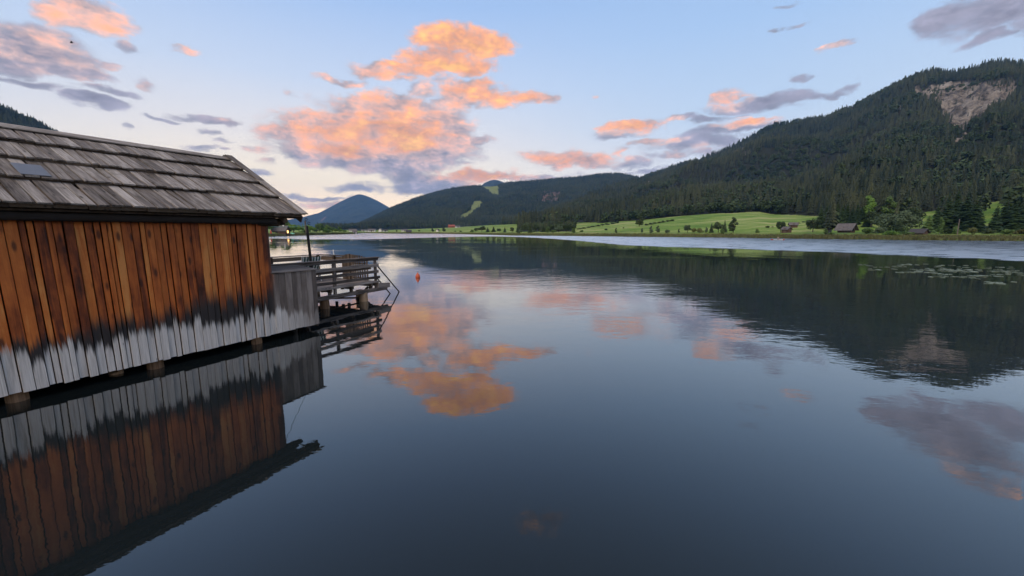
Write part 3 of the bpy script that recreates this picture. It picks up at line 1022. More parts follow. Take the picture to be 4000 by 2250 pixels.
def crown_faces(m, lobes, n, size, rd, flat_=0.0, droop=0.0):
    """leaf-clump quads through a set of ellipsoid lobes (x, y, z, rx, ry, rz)"""
    wts = [l[3] * l[4] + l[3] * l[5] for l in lobes]
    for _ in range(n):
        x, y, z, rx, ry, rz = rd.choices(lobes, wts)[0]
        while True:
            d = Vector((rd.gauss(0, 1), rd.gauss(0, 1), rd.gauss(0, 1)))
            if d.length > 0.1:
                break
        d.normalize()
        rr = rd.uniform(.35, 1.0) ** 0.45 * rd.uniform(.85, 1.08)
        p = Vector((x + d.x * rx * rr, y + d.y * ry * rr, z + d.z * rz * rr))
        nrm = (d + Vector((rd.gauss(0, .6), rd.gauss(0, .6), rd.gauss(0, .6) + .3))).normalized()
        a = nrm.orthogonal().normalized()
        b = nrm.cross(a)
        q = rd.uniform(0, 6.28)
        a, b = a * math.cos(q) + b * math.sin(q), b * math.cos(q) - a * math.sin(q)
        s = size * rd.uniform(.6, 1.4)
        p.z -= droop * rd.random()
        vs = [p + a * s + nrm * s * .2, p + b * s * .7, p - a * s * rd.uniform(.7, 1.1) + nrm * s * .2, p - b * s * .7 - nrm * s * .25]
        m.add(vs, [(0, 1, 2), (0, 2, 3)])


def lobes_for(kind, rd):
    L = []
    if kind == 'round':
        for _ in range(11):
            q, u = rd.uniform(0, 6.28), rd.uniform(0, 1)
            z = .30 + .5 * u
            R = .26 * math.sin(math.pi * (.18 + .74 * u)) ** .8
            L.append((R * math.cos(q), R * math.sin(q), z, .15, .15, .14))
        L.append((0, 0, .55, .22, .22, .28))
    elif kind == 'tall':
        for k in range(12):
            u = k / 11
            q = rd.uniform(0, 6.28)
            R = .10 * math.sin(math.pi * (.2 + .7 * u))
            L.append((R * math.cos(q), R * math.sin(q), .20 + .72 * u, .11 * (1.15 - .6 * u), .11 * (1.15 - .6 * u), .10))
    elif kind == 'bush':
        for _ in range(9):
            q, R = rd.uniform(0, 6.28), rd.uniform(0, .42)
            L.append((R * math.cos(q), R * math.sin(q), rd.uniform(.22, .62) * (1 - R * .5), .25, .25, .24))
    elif kind == 'willow':
        for _ in range(16):
            q, u = rd.uniform(0, 6.28), rd.uniform(0, 1)
            R = .62 * math.sqrt(rd.random())
            L.append((R * math.cos(q), R * math.sin(q), .18 + .62 * math.sqrt(max(0, 1 - (R / .74) ** 2)) * rd.uniform(.45, 1), .20, .20, .19))
        L += [(.25, .1, .3, .35, .35, .28), (-.25, -.1, .3, .35, .35, .28), (0, 0, .5, .4, .4, .3)]
    return L


def near_spruce_crown(rd, h=1.0):
    """conifer crown with separate boughs"""
    m = MB()
    tiers = 22
    for k in range(tiers):
        f = (k + rd.uniform(-.2, .2)) / tiers
        z = .07 + .90 * f
        R = (.20 * (1 - f) ** .8 + .012) * rd.uniform(.85, 1.1)
        nb = 9 if k < 14 else 7
        a0 = rd.uniform(0, 6.28)
        for j in range(nb):
            q = a0 + 2 * math.pi * j / nb + rd.uniform(-.25, .25)
            r = R * rd.uniform(.65, 1.15)
            c, s = math.cos(q), math.sin(q)
            w = r * .30 + .010
            z1 = z + rd.uniform(-.008, .02)
            tip = (r * c, r * s, z1 - r * .42)
            mid = (r * .55 * c, r * .55 * s, z1 - r * .08)
            l1 = (r * .6 * c - w * s, r * .6 * s + w * c, z1 - r * .32)
            r1 = (r * .6 * c + w * s, r * .6 * s - w * c, z1 - r * .32)
            m.add([(0, 0, z1 + .012), mid, tip, l1, r1], [(0, 3, 1), (0, 1, 4), (1, 3, 2), (1, 2, 4)])
    m.add([(-.012, 0, .93), (.012, 0, .93), (0, .012, .93), (0, 0, 1.0)], [(0, 1, 3), (1, 2, 3), (2, 0, 3)])
    return m


def trunk_mb(kind, rd):
    m = MB()
    top = {'round': .55, 'tall': .75, 'bush': .35, 'willow': .45, 'spruce': .92}[kind]
    r0 = {'round': .026, 'tall': .018, 'bush': .02, 'willow': .035, 'spruce': .016}[kind]
    m.tube([(0, 0, -.05), (rd.uniform(-.01, .01), rd.uniform(-.01, .01), top * .5), (rd.uniform(-.02, .02), rd.uniform(-.02, .02), top)], [r0, r0 * .7, r0 * .25], 6)
    if kind != 'spruce':
        for _ in range(5):
            q, z0 = rd.uniform(0, 6.28), rd.uniform(.15, .4) if kind != 'bush' else .05
            R = {'round': .24, 'tall': .10, 'bush': .3, 'willow': .45}[kind] * rd.uniform(.6, 1)
            m.tube([(0, 0, z0), (R * .55 * math.cos(q), R * .55 * math.sin(q), z0 + .14), (R * math.cos(q), R * math.sin(q), z0 + .30)], [r0 * .5, r0 * .35, r0 * .12], 5)
    return m


PROTO = {}
for kind, nvar, nleaf, size in (('round', 3, 1500, .036), ('tall', 3, 1100, .030), ('bush', 3, 800, .060), ('willow', 1, 5200, .034)):
    for k in range(nvar):
        rd = random.Random(hash((len(PROTO), 5)) & 0xffff)
        m = MB()
        crown_faces(m, lobes_for(kind, rd), nleaf, size, rd)
        PROTO[(kind, k)] = (m.mesh('crown_' + kind, M['broad']), trunk_mb(kind, rd).mesh('trunk_' + kind, M['bark']))
for k in range(4):
    rd = random.Random(90 + k)
    PROTO[('spruce', k)] = (near_spruce_crown(rd).mesh('crown_spruce', M['spruce_near']), trunk_mb('spruce', rd).mesh('trunk_spruce', M['bark']))
NVAR = {'round': 3, 'tall': 3, 'bush': 3, 'willow': 1, 'spruce': 4}
_count = [0]


def tree(name, kind, p, h, w, label, cat, group=None, leaf=None, bark=None):
    """a tree or shrub thing (> trunk, crown): height h, width w in metres"""
    _count[0] += 1
    k = _count[0]
    cm, tm = PROTO[(kind, k % NVAR[kind])]
    t = empty(name, (p.x, p.y, p.z - 0.1), k * 2.4)
    natural = {'round': .76, 'tall': .42, 'bush': 1.15, 'willow': 1.55, 'spruce': .40}[kind]
    sx = w / natural
    for nm, me, mt in (('trunk', tm, bark), ('crown', cm, leaf)):
        o = link(nm, me, t)
        o.scale = (sx, sx, h)
        if mt:
            o.material_slots[0].link = 'OBJECT'
            o.material_slots[0].material = mt
    tag(t, label, cat, group)
    return t


# ------------------------------------------------------------------ forests: countless trees, instanced on points
kinds = bpy.data.collections.new('tree_kinds')
for k in range(4):
    me = spruce_mesh('spruce_kind', [M['spruce'], M['bark']], tiers=8 + k, pts=8, slim=(.17, .15, .19, .14)[k], seed=k)
    kinds.objects.link(bpy.data.objects.new('kind_%d' % k, me))
for k in range(3):
    rd = random.Random(40 + k)
    m = MB()
    crown_faces(m, lobes_for('round', rd), 170, .085, rd)
    m.tube([(0, 0, -.03), (0, 0, .4)], [.02, .01], 4, False)
    kinds.objects.link(bpy.data.objects.new('kind_%d' % (4 + k), m.mesh('broadleaf_kind', M['broad_dark' if k < 2 else 'broad_mid'])))

gn = bpy.data.node_groups.new('plant_trees', 'GeometryNodeTree')
gn.interface.new_socket('Geometry', in_out='INPUT', socket_type='NodeSocketGeometry')
gn.interface.new_socket('Geometry', in_out='OUTPUT', socket_type='NodeSocketGeometry')
gi, go = gn.nodes.new('NodeGroupInput'), gn.nodes.new('NodeGroupOutput')
ci = gn.nodes.new('GeometryNodeCollectionInfo')
ci.inputs['Collection'].default_value = kinds
ci.inputs['Separate Children'].default_value = True
ci.inputs['Reset Children'].default_value = True
iop = gn.nodes.new('GeometryNodeInstanceOnPoints')
iop.inputs['Pick Instance'].default_value = True


def named(nm, ty):
    n = gn.nodes.new('GeometryNodeInputNamedAttribute')
    n.data_type = ty
    n.inputs['Name'].default_value = nm
    return n.outputs['Attribute']


gn.links.new(gi.outputs[0], iop.inputs['Points'])
gn.links.new(ci.outputs[0], iop.inputs['Instance'])
gn.links.new(named('idx', 'INT'), iop.inputs['Instance Index'])
gn.links.new(named('rot', 'FLOAT_VECTOR'), iop.inputs['Rotation'])
gn.links.new(named('scl', 'FLOAT_VECTOR'), iop.inputs['Scale'])
gn.links.new(iop.outputs[0], go.inputs[0])


def forest(name, pts, hts, broad, label):
    n = len(pts)
    me = bpy.data.meshes.new(name)
    me.vertices.add(n)
    me.vertices.foreach_set('co', np.asarray(pts, np.float32).ravel())
    a = me.attributes.new('idx', 'INT', 'POINT')
    idx = np.where(rng.random(n) < np.asarray(broad), rng.integers(4, 7, n), rng.integers(0, 4, n)).astype(np.int32)
    a.data.foreach_set('value', idx)
    rot = np.zeros((n, 3), np.float32)
    rot[:, 2] = rng.random(n) * 6.28
    rot[:, :2] = rng.normal(0, .03, (n, 2))
    me.attributes.new('rot', 'FLOAT_VECTOR', 'POINT').data.foreach_set('vector', rot.ravel())
    h = hts * np.where(idx >= 4, .8, 1.0)
    wx = h * rng.uniform(.85, 1.3, n)
    scl = np.stack([wx, wx, h], -1).astype(np.float32)
    me.attributes.new('scl', 'FLOAT_VECTOR', 'POINT').data.foreach_set('vector', scl.ravel())
    o = link(name, me)
    md = o.modifiers.new('trees', 'NODES')
    md.node_group = gn
    tag(o, label, 'forest', kind='stuff')
    return o


def scatter(n, a0, a1, r0, r1):
    A = rng.uniform(a0, a1, n)
    R = np.sqrt(rng.uniform(r0 ** 2, r1 ** 2, n))
    return A, R, R * np.sin(A), R * np.cos(A)


# wooded slope on the right
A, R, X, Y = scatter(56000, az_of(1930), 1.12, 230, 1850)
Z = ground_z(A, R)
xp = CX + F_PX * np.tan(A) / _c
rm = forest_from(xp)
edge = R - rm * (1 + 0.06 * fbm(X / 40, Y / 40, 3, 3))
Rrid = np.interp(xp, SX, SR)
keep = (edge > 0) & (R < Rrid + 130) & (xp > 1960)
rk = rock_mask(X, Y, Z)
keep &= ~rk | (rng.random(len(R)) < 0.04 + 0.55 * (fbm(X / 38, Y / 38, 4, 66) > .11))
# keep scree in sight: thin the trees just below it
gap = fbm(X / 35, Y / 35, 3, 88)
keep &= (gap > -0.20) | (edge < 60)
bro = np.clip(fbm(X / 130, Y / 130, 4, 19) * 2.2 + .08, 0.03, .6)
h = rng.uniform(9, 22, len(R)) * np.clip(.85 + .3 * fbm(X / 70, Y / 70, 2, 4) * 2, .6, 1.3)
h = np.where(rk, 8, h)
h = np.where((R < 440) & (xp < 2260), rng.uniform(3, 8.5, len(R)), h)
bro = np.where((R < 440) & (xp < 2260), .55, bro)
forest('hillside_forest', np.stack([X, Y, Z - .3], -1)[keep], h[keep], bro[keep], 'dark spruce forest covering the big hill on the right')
# ski hill
A, R, X, Y = scatter(52000, az_of(1240), az_of(2560), 1170, SKI_R + 60)
Z = ski_z(A, R)
keep = ~ski_mask(X, Y, Z) & (~red_mask(X, Y, Z) | (rng.random(len(R)) < .3)) & (Z > 6)
forest('ski_hill_forest', np.stack([X, Y, Z - .3], -1)[keep], rng.uniform(11, 20, len(R))[keep], 0.2, 'hazy mixed forest round the ski clearings')
# hill behind the roof
A, R, X, Y = scatter(9000, -1.05, az_of(700), 1150, LH_R + 60)
Z = lh_z(A, R)
forest('left_hill_forest', np.stack([X, Y, Z - .3], -1), rng.uniform(12, 21, len(R)), 0.1, 'dark conifer forest on the hill behind the roof')

# ------------------------------------------------------------------ single trees and shrubs on the right shore
G1 = 'trees and shrubs on the lakeside meadow'
def shore_tree(x, ytop, w_px, kind, leaf, label, cat='tree', back=18.0, row=None, group=G1, bark=None, name=None):
    p = place_row(x, row) if row else place(x, rs_of(x) + back)
    d = math.hypot(p.x, p.y)
    zc = d * math.cos(az_of(x))
    h = max(height_for(p, x, ytop), 0.8)
    w = max(w_px / F_PX * zc, 0.6)
    nm = name or {'spruce': 'spruce_tree', 'bush': 'shrub', 'willow': 'willow_tree', 'tall': 'slim_tree', 'round': 'leafy_tree'}[kind]
    return tree(nm, kind, p, h, w, label, cat, group, M[leaf], bark)


shore_tree(2496, 836, 36, 'tall', 'broad_dark', 'tall bushy tree standing alone on the meadow below the forest', row=884, name='leafy_tree')
shore_tree(2351, 852, 16, 'round', 'broad', 'pale round tree against the dark forest edge above the hedge', row=871)
shore_tree(2366, 889, 16, 'bush', 'broad_dark', 'small dark shrub on the low left end of the meadow', 'shrub', row=900)
shore_tree(2434, 885, 8, 'bush', 'broad_dark', 'tiny dark bush in the middle of the left meadow', 'shrub', row=892)
for i, (x, yt, wp) in enumerate([(2406, 889, 12), (2507, 890, 12), (2544, 881, 20), (2569, 880, 20), (2605, 890, 22), (2652, 892, 10)]):
    shore_tree(x, yt, wp, 'tall' if wp < 21 else 'bush', 'willow', 'thin pale shoreline tree, number %s from the left along the bank' % ['one', 'two', 'three', 'four', 'five', 'six'][i],
               back=14 + 3 * (i % 2), bark=M['birch_bark'])
shore_tree(2686, 873, 30, 'round', 'willow', 'grey green tree left of the reddish shrubs by the bank')
shore_tree(2711, 883, 24, 'bush', 'reed', 'first reddish olive shrub in the clump by the bank', 'shrub')
shore_tree(2736, 882, 26, 'bush', 'reed', 'second reddish olive shrub in the clump by the bank', 'shrub')
shore_tree(2759, 886, 14, 'tall', 'willow', 'slender tree between reddish shrubs and the dark grove')
shore_tree(2779, 867, 22, 'spruce', 'broad_dark', 'leftmost small conifer of the dark grove on the bank')
shore_tree(2806, 861, 40, 'round', 'broad_dark', 'round dark tree in the middle of the bankside grove', back=22)
shore_tree(2829, 857, 26, 'spruce', 'broad_dark', 'pointed conifer behind the dark bankside grove', back=28)
shore_tree(2864, 847, 38, 'tall', 'broad_dark', 'tallest tree at the right end of the dark grove', name='leafy_tree')
shore_tree(2822, 884, 20, 'bush', 'broad', 'low shrub at the foot of the dark grove', 'shrub', back=13)
shore_tree(2957, 887, 16, 'bush', 'broad', 'small roundish shrub on the open bank right of the grove', 'shrub')
shore_tree(2997, 878, 18, 'bush', 'broad_dark', 'dark low bush on the meadow left of the round tree', 'shrub', row=891)
shore_tree(3015, 883, 9, 'bush', 'broad_dark', 'flat little bush between meadow bush and round tree', 'shrub', row=888)
shore_tree(3049, 857, 40, 'round', 'broad_dark', 'round airy tree beside the small grey huts', back=26)
shore_tree(3175, 842, 52, 'round', 'broad_dark', 'large rounded tree at the corner of the forest above the meadow', back=40)
for i, (x, y) in enumerate([(3090, 869), (3113, 866), (3134, 862), (3154, 856)]):
    shore_tree(x, y, 20, 'bush', 'broad_dark', 'hedge bush on the upper meadow, %s from the hut' % ['first', 'second', 'third', 'fourth'][i], 'shrub', row=y + 7)
shore_tree(3225, 890, 18, 'tall', 'broad', 'small bright sapling on the bank left of the barn', back=13)
shore_tree(3246, 902, 26, 'bush', 'broad', 'low bank shrub in front of the barn meadow', 'shrub', back=9)
# hedges
for i in range(9):
    f = i / 8
    shore_tree(2262 + 148 * f, 889 - 27 * f, 24, 'bush', 'broad_dark', 'hedge shrub %s along the left dark hedge' % ['one', 'two', 'three', 'four', 'five', 'six', 'seven', 'eight', 'nine'][i], 'shrub', row=896 - 24 * f)
for i in range(7):
    f = i / 6
    shore_tree(2524 + 96 * f, 870 - 17 * f, 20, 'bush', 'broad_dark', 'hedge shrub %s right of the lone tall tree' % ['one', 'two', 'three', 'four', 'five', 'six', 'seven'][i], 'shrub', row=880 - 16 * f)
# forest block and trees round the barn
for i, x in enumerate([3200, 3222, 3240, 3262, 3283, 3300, 3322, 3340, 3358, 3385, 3410]):
    shore_tree(x, [800, 792, 805, 785, 796, 788, 800, 790, 802, 812, 815][i], 42, 'spruce', 'spruce_near', 'dark spruce %s from the left in the block behind the barn' % ['one', 'two', 'three', 'four', 'five', 'six', 'seven', 'eight', 'nine', 'ten', 'eleven'][i], back=62 + 9 * (i % 3), group='spruces behind the barn')
shore_tree(3378, 764, 62, 'tall', 'broad_bright', 'bright green topped tall tree behind the barn', back=84, name='leafy_tree')
shore_tree(3462, 768, 62, 'tall', 'broad', 'second light green tall tree above the willow', back=90, name='leafy_tree')
shore_tree(3400, 810, 60, 'round', 'broad_dark', 'dark leafy tree just right of the barn roof', back=58)
shore_tree(3560, 800, 66, 'round', 'broad_dark', 'dark rounded tree right behind the willow', back=66)
shore_tree(3500, 815, 150, 'willow', 'willow', 'broad grey green willow spreading right of the barn', back=36)
shore_tree(3385, 880, 44, 'bush', 'broad', 'bank shrubs between barn and willow, left one', 'shrub', back=15)
shore_tree(3430, 876, 52, 'bush', 'willow', 'bank shrubs between barn and willow, right one', 'shrub', back=18)
shore_tree(3480, 893, 60, 'bush', 'broad_bright', 'low bright bushes at the water below the willow', 'shrub', back=10)
shore_tree(3540, 897, 56, 'bush', 'broad', 'low green bushes left of the dark hut roof', 'shrub', back=10)
for i, (x, yt, wp, bk, lf) in enumerate([(3622, 838, 52, 26, 'broad'), (3652, 800, 60, 44, 'spruce_near'), (3690, 752, 78, 52, 'spruce_near'), (3722, 742, 84, 60, 'spruce_near'), (3762, 748, 84, 50, 'spruce_near'), (3800, 770, 76, 46, 'spruce_near'), (3822, 812, 56, 34, 'spruce_near'),
                                         (3882, 800, 62, 30, 'spruce_near'), (3915, 778, 74, 42, 'spruce_near'), (3952, 784, 76, 38, 'spruce_near'), (3990, 776, 80, 44, 'spruce_near'), (4035, 780, 80, 44, 'spruce_near')]):
    shore_tree(x, yt, wp, 'spruce', lf, '%s large spruce from the left at the right end of the shore' % ['first', 'second', 'third', 'fourth', 'fifth', 'sixth', 'seventh', 'eighth', 'ninth', 'tenth', 'eleventh', 'twelfth'][i], back=bk, group='big spruces on the right shore')
shore_tree(3671, 848, 26, 'tall', 'broad', 'small birch in front of the big spruces', back=16, bark=M['birch_bark'])
shore_tree(3733, 872, 26, 'bush', 'broad', 'green shrub beside the pale post', 'shrub', back=16)
shore_tree(3800, 876, 30, 'bush', 'reed', 'yellowish shrub at the foot of the spruces', 'shrub', back=14)
shore_tree(3700, 884, 40, 'bush', 'broad_dark', 'dark undergrowth shrub left of the pale post', 'shrub', back=17)
shore_tree(3860, 884, 44, 'bush', 'broad_dark', 'dark undergrowth shrub right of the yellowish shrub', 'shrub', back=17)
shore_tree(3930, 886, 50, 'bush', 'broad', 'green undergrowth shrub near the right edge', 'shrub', back=16)
shore_tree(3985, 884, 50, 'bush', 'reed', 'olive undergrowth shrub at the very right edge', 'shrub', back=16)

# ------------------------------------------------------------------ far meadow and village trees
G2 = 'trees by the far end of the lake'
for i, (x, yt, wp, kind, lf) in enumerate([(1550, 898, 8, 'tall', 'broad_dark'), (1637, 896, 9, 'round', 'broad'), (1690, 892, 14, 'tall', 'broad_dark'), (1734, 886, 17, 'tall', 'broad_dark'), (1860, 886, 16, 'round', 'broad_dark'), (1882, 880, 32, 'round', 'broad_dark'), (1845, 893, 18, 'bush', 'broad'),
                                           (1905, 886, 20, 'spruce', 'broad_dark'), (1928, 884, 24, 'spruce', 'broad_dark'), (1950, 890, 20, 'round', 'broad_dark'), (1972, 886, 16, 'spruce', 'broad_dark'), (1800, 898, 12, 'bush', 'broad_dark'), (1778, 899, 10, 'bush', 'broad')]):
    shore_tree(x, yt, wp, kind, lf, 'small far %s on the distant meadow, %s from the left' % ('shrub' if kind == 'bush' else 'conifer' if kind == 'spruce' else 'tree', ['first', 'second', 'third', 'fourth', 'fifth', 'sixth', 'seventh', 'eighth', 'ninth', 'tenth', 'eleventh', 'twelfth', 'thirteenth'][[1550, 1637, 1690, 1734, 1778, 1800, 1845, 1860, 1882, 1905, 1928, 1950, 1972].index(x)]),
               'shrub' if kind == 'bush' else 'tree', back=30, group=G2)
G3 = 'trees in the belt left of the long meadow'
for i, (x, yt, wp, kind, lf) in enumerate([(2000, 882, 16, 'round', 'broad_dark'), (2022, 876, 20, 'spruce', 'broad_dark'), (2048, 872, 30, 'round', 'broad_dark'), (2070, 866, 24, 'spruce', 'broad_dark'), (2096, 870, 34, 'round', 'broad_dark'), (2122, 874, 26, 'spruce', 'broad_dark'),
                                           (2140, 884, 24, 'tall', 'broad'), (2182, 878, 36, 'round', 'willow'), (2212, 872, 32, 'round', 'broad_dark'), (2240, 888, 20, 'tall', 'broad'), (2030, 893, 26, 'bush', 'willow'), (2085, 894, 26, 'bush', 'willow'), (2160, 893, 26, 'bush', 'broad'), (2272, 893, 18, 'bush', 'broad')]):
    shore_tree(x, yt, wp, kind, lf, '%s in the shoreline belt left of the meadow, %s' % ('shrub' if kind == 'bush' else 'conifer' if kind == 'spruce' else 'leafy tree', ['far left', 'second from left', 'third from left', 'fourth from left', 'fifth from left', 'sixth from left', 'pale slim one', 'grey green one', 'dark round one', 'slim one at the right end', 'pale low one at left', 'pale low one in the middle', 'green low one', 'low one at the right end'][i]),
               'shrub' if kind == 'bush' else 'tree', back=16 + 8 * (i % 3), group=G3)

# ------------------------------------------------------------------ wooded point on the left
G4 = 'trees on the wooded point at left'
LP = [(1040, 853, 70, 'round', 'broad', 'big dark tree partly hidden by the boathouse corner', 30), (1075, 862, 44, 'round', 'broad', 'grey green tree behind the far cabin chimney', 34), (1108, 851, 56, 'round', 'broad', 'tall rounded tree above the far cabin roof', 36),
      (1147, 871, 46, 'round', 'broad_bright', 'bright green willow like tree right of the far cabin', 16), (1128, 868, 26, 'tall', 'broad_bright', 'bright treetop between cabin and bright willow', 30), (1168, 876, 36, 'round', 'broad_bright', 'mid green tree left of the dark pole', 26), (1184, 871, 14, 'spruce', 'broad', 'thin dark conifer left of the dark pole', 40),
      (1205, 872, 30, 'round', 'broad_bright', 'leafy tree right behind the dark pole', 30), (1222, 880, 30, 'round', 'broad_bright', 'leafy tree right of the dark pole', 26), (1249, 866, 34, 'round', 'broad', 'highest round tree in the middle of the wooded point', 32), (1262, 884, 34, 'round', 'broad_bright', 'mid green tree under the highest round tree', 24),
      (1282, 874, 28, 'round', 'broad', 'dark tree right of the highest round tree', 36), (1300, 884, 22, 'round', 'broad', 'dark small tree near the tip of the point', 36), (1310, 890, 24, 'round', 'broad_bright', 'green small tree near the tip of the point', 26), (1327, 886, 22, 'tall', 'broad_bright', 'bright slim tree at the tip of the point', 20),
      (1345, 896, 18, 'round', 'broad_bright', 'last small tree on the tip of the point', 14), (1235, 884, 26, 'tall', 'willow', 'pale slim tree in the middle of the point', 20), (1190, 888, 40, 'bush', 'broad', 'dark shrub in front of the trees by the pole', 16), (1280, 892, 40, 'bush', 'broad_bright', 'green shrub in front of the dark tree', 16)]
for (x, yt, wp, kind, lf, lb, bk) in LP:
    shore_tree(x, yt, wp, kind, lf, lb, 'shrub' if kind == 'bush' else 'tree', back=bk, group=G4)
for i, (x, yt, wp) in enumerate([(1217, 905, 34), (1246, 906, 32), (1309, 905, 40), (1340, 908, 30), (1365, 909, 26)]):
    shore_tree(x, yt, wp, 'bush', 'grassy', 'rounded mound of bright reeds on the point, %s from the pole' % ['first', 'second', 'third', 'fourth', 'fifth'][i], 'reeds', back=4, group='reed mounds on the point', name='reed_mound')


# ------------------------------------------------------------------ reeds along the banks (stuff)
def reed_belt(name, xs, n, depth, hmin, hmax, label, mat):
    xx = rng.uniform(xs[0], xs[1], n)
    off = rng.uniform(-2.0, depth, n)
    a = np.arctan2((xx - CX) / F_PX, 1 / _c)
    r = np.interp(xx, TX, TRS) + fbm(a * 40, a * 0 + 3.3, 4, 5) * 14 + off
    x, y = r * np.sin(a), r * np.cos(a)
    z = np.where(off < 0, 0.0, np.minimum(off * .2, .6))
    h = rng.uniform(hmin, hmax, n) * (0.75 + 0.5 * vnoise(xx / 14, xx * 0 + .5))
    w = rng.uniform(.10, .32, n)
    lx, ly = rng.uniform(-.25, .25, n), rng.uniform(-.25, .25, n)
    q = a + rng.uniform(-.9, .9, n)
    c1, s1 = np.cos(q) * w, -np.sin(q) * w
    V = np.stack([np.stack([x - c1, y - s1, z - .15], -1), np.stack([x + c1, y + s1, z - .15], -1), np.stack([x + c1 * .8 + lx * .5, y + s1 * .8 + ly * .5, z + h * .6], -1),
                  np.stack([x + lx, y + ly, z + h], -1), np.stack([x - c1 * .8 + lx * .4, y - s1 * .8 + ly * .4, z + h * .55], -1)], 1)
    m_v = V.reshape(-1, 3).tolist()
    m_f = []
    for k in range(0, 5 * n, 5):
        m_f += [(k, k + 1, k + 2, k + 4), (k + 4, k + 2, k + 3)]
    mb = MB()
    mb.v, mb.f = m_v, m_f
    o = mb.build(name, mat)
    tag(o, label, 'reeds', kind='stuff')


M['bank_reed'] = leaf_mat('bank_reeds', (.040, .042, .018), (.16, .165, .060))
reed_belt('bank_reeds', (1420, 4150), 15000, 7.0, .5, 1.15, 'olive brown reed belt lining the far right bank', M['bank_reed'])
reed_belt('point_reeds', (900, 1395), 3500, 6.0, .5, 1.2, 'reddish olive reeds lining the wooded point at left', M['bank_reed'])
reed_belt('bank_grass', (1420, 4150), 9000, 17.0, .25, .7, 'long pale grass behind the reed belt', M['grassy'])

# ==================================================================== boathouse (frame: X along the lake wall, Y inwards, Z up)
HRZ = math.atan2(UY, UX)
U3, N3 = np.array([UX, UY, 0.0]), np.array([-UY, UX, 0.0])


def house_pt(x, y, d=0.0):
    """(s, z) on the plane d metres inside the wall line, seen through photograph pixel (x, y)"""
    r = ray(x, y)
    P_ = A0 + N3 * d
    mat = np.array([[r[0], -U3[0]], [r[1], -U3[1]]])
    t, s_ = np.linalg.solve(mat, (P_ - np.array([0, 0, EYE]))[:2])
    return float(s_), float(EYE + t * r[2])


house = empty('boathouse', tuple(A0), HRZ)
tag(house, 'old timber boathouse on piles with shingled roof and orange stained boards', 'boathouse')
S0, S1 = -3.3, 4.22           # wall ends along the lake side
DEPTH = 5.13
EAVE_D, EAVE_Z, RIDGE_D, RIDGE_Z = -0.35, 2.93, 2.60, 4.50
R1 = 4.90                      # gable edge of the roof
XV, YV, ZV = (1, 0, 0), (0, 1, 0), (0, 0, 1)

wall = empty('lake_wall', (0, 0, 0), 0, house)
s = S0
rb = random.Random(11)
proud = 0
while s < S1 - 0.02:
    w = rb.uniform(.065, .145)
    if S1 - (s + w) < .07:
        w = S1 - s
    proud = 1 - proud if rb.random() < .75 else proud
    d = -0.014 if proud else 0.012
    lean = 0.045 * np.clip((3.4 - s) / 4.0, 0, 1.2)
    z0 = 0.165 + rb.uniform(-.012, .012)
    sh = lean * 1.3
    piece('plank', M['wall_boards'], wall, (s + w / 2 + sh * .12, d, z0), (s + w / 2 - sh, d, 2.98), w - (.007 if proud else .017), .024, XV, jit=.002)
    s += w
# other walls
for nm, fixed, a, b, axis in (('end_wall', S1 - .03, .04, DEPTH - .04, 1), ('rear_end_wall', S0 + .03, .04, DEPTH - .04, 1)):
    wl = empty(nm, (0, 0, 0), 0, house)
    q = a
    while q < b:
        w = rb.uniform(.12, .2)
        w = min(w, b - q)
        if w < .02:
            break
        c = q + w / 2
        ztop = RIDGE_Z - abs(c - RIDGE_D) * (RIDGE_Z - EAVE_Z) / (RIDGE_D - EAVE_D) - .10
        piece('plank', M['wall_boards'], wl, (fixed, c, .17), (fixed, c, ztop), w - .003, .024, YV)
        q += w
wl = empty('back_wall', (0, 0, 0), 0, house)
q = S0
while q < S1:
    w = min(rb.uniform(.18, .26), S1 - q)
    if w < .02:
        break
    piece('plank', M['brown_wood'], wl, (q + w / 2, DEPTH, -.3), (q + w / 2, DEPTH, 2.9), w, .024, XV)
    q += w
MB().box((S0 + .05, .03, .30), (S1 - .05, DEPTH - .05, .38)).build('floor', M['brown_wood'], house)
piece('sill_beam', M['brown_wood'], house, (S0, .10, .28), (S1, .10, .28), .14, .14, ZV)
piece('wall_plate', M['brown_wood'], house, (S0, .06, 2.83), (4.62, .06, 2.83), .16, .16, ZV)
for k, (pd, pz, pr, pe) in enumerate(((.02, 2.80, .085, 4.46), (1.3, 3.35, .08, 4.72), (RIDGE_D, 4.25, .09, 4.75), (3.8, 3.4, .08, 4.72))):
    MB().tube([(S1 - .25, pd, pz), (pe, pd, pz)], pr, 9).build('purlin', M['brown_wood'], house)
M['eave_shade_wood'] = flat('shade_dark_eave_wood', (.018, .013, .011), .85, var=.3)
MB().tube([(S0, -.13, 2.83), (S1 + .1, -.13, 2.835)], .072, 9).build('eave_shade_log', M['eave_shade_wood'], house)  # log added along the eave, near black for the shade under it
# piles under the wall
for (ps, pd, pr, zt) in ((1.90, .16, .125, .26), (1.42, .42, .10, .045), (3.80, .16, .11, .26), (0.2, .2, .12, .26), (-1.6, .2, .12, .26), (1.9, 2.5, .12, .3), (3.8, 2.5, .12, .3), (3.8, 4.8, .12, .3), (0.2, 4.8, .12, .3)):
    m = MB()
    m.tube([(ps, pd, -2.5), (ps + .01, pd, 0), (ps, pd, zt)], [pr, pr * 1.04, pr], 12)
    m.build('pile', M['pile_wood'], house)

# ---- roof: two slopes of courses
slope = math.atan2(RIDGE_Z - EAVE_Z, RIDGE_D - EAVE_D)
SL = math.hypot(RIDGE_Z - EAVE_Z, RIDGE_D - EAVE_D)
roof = empty('roof', (0, 0, 0), 0, house)


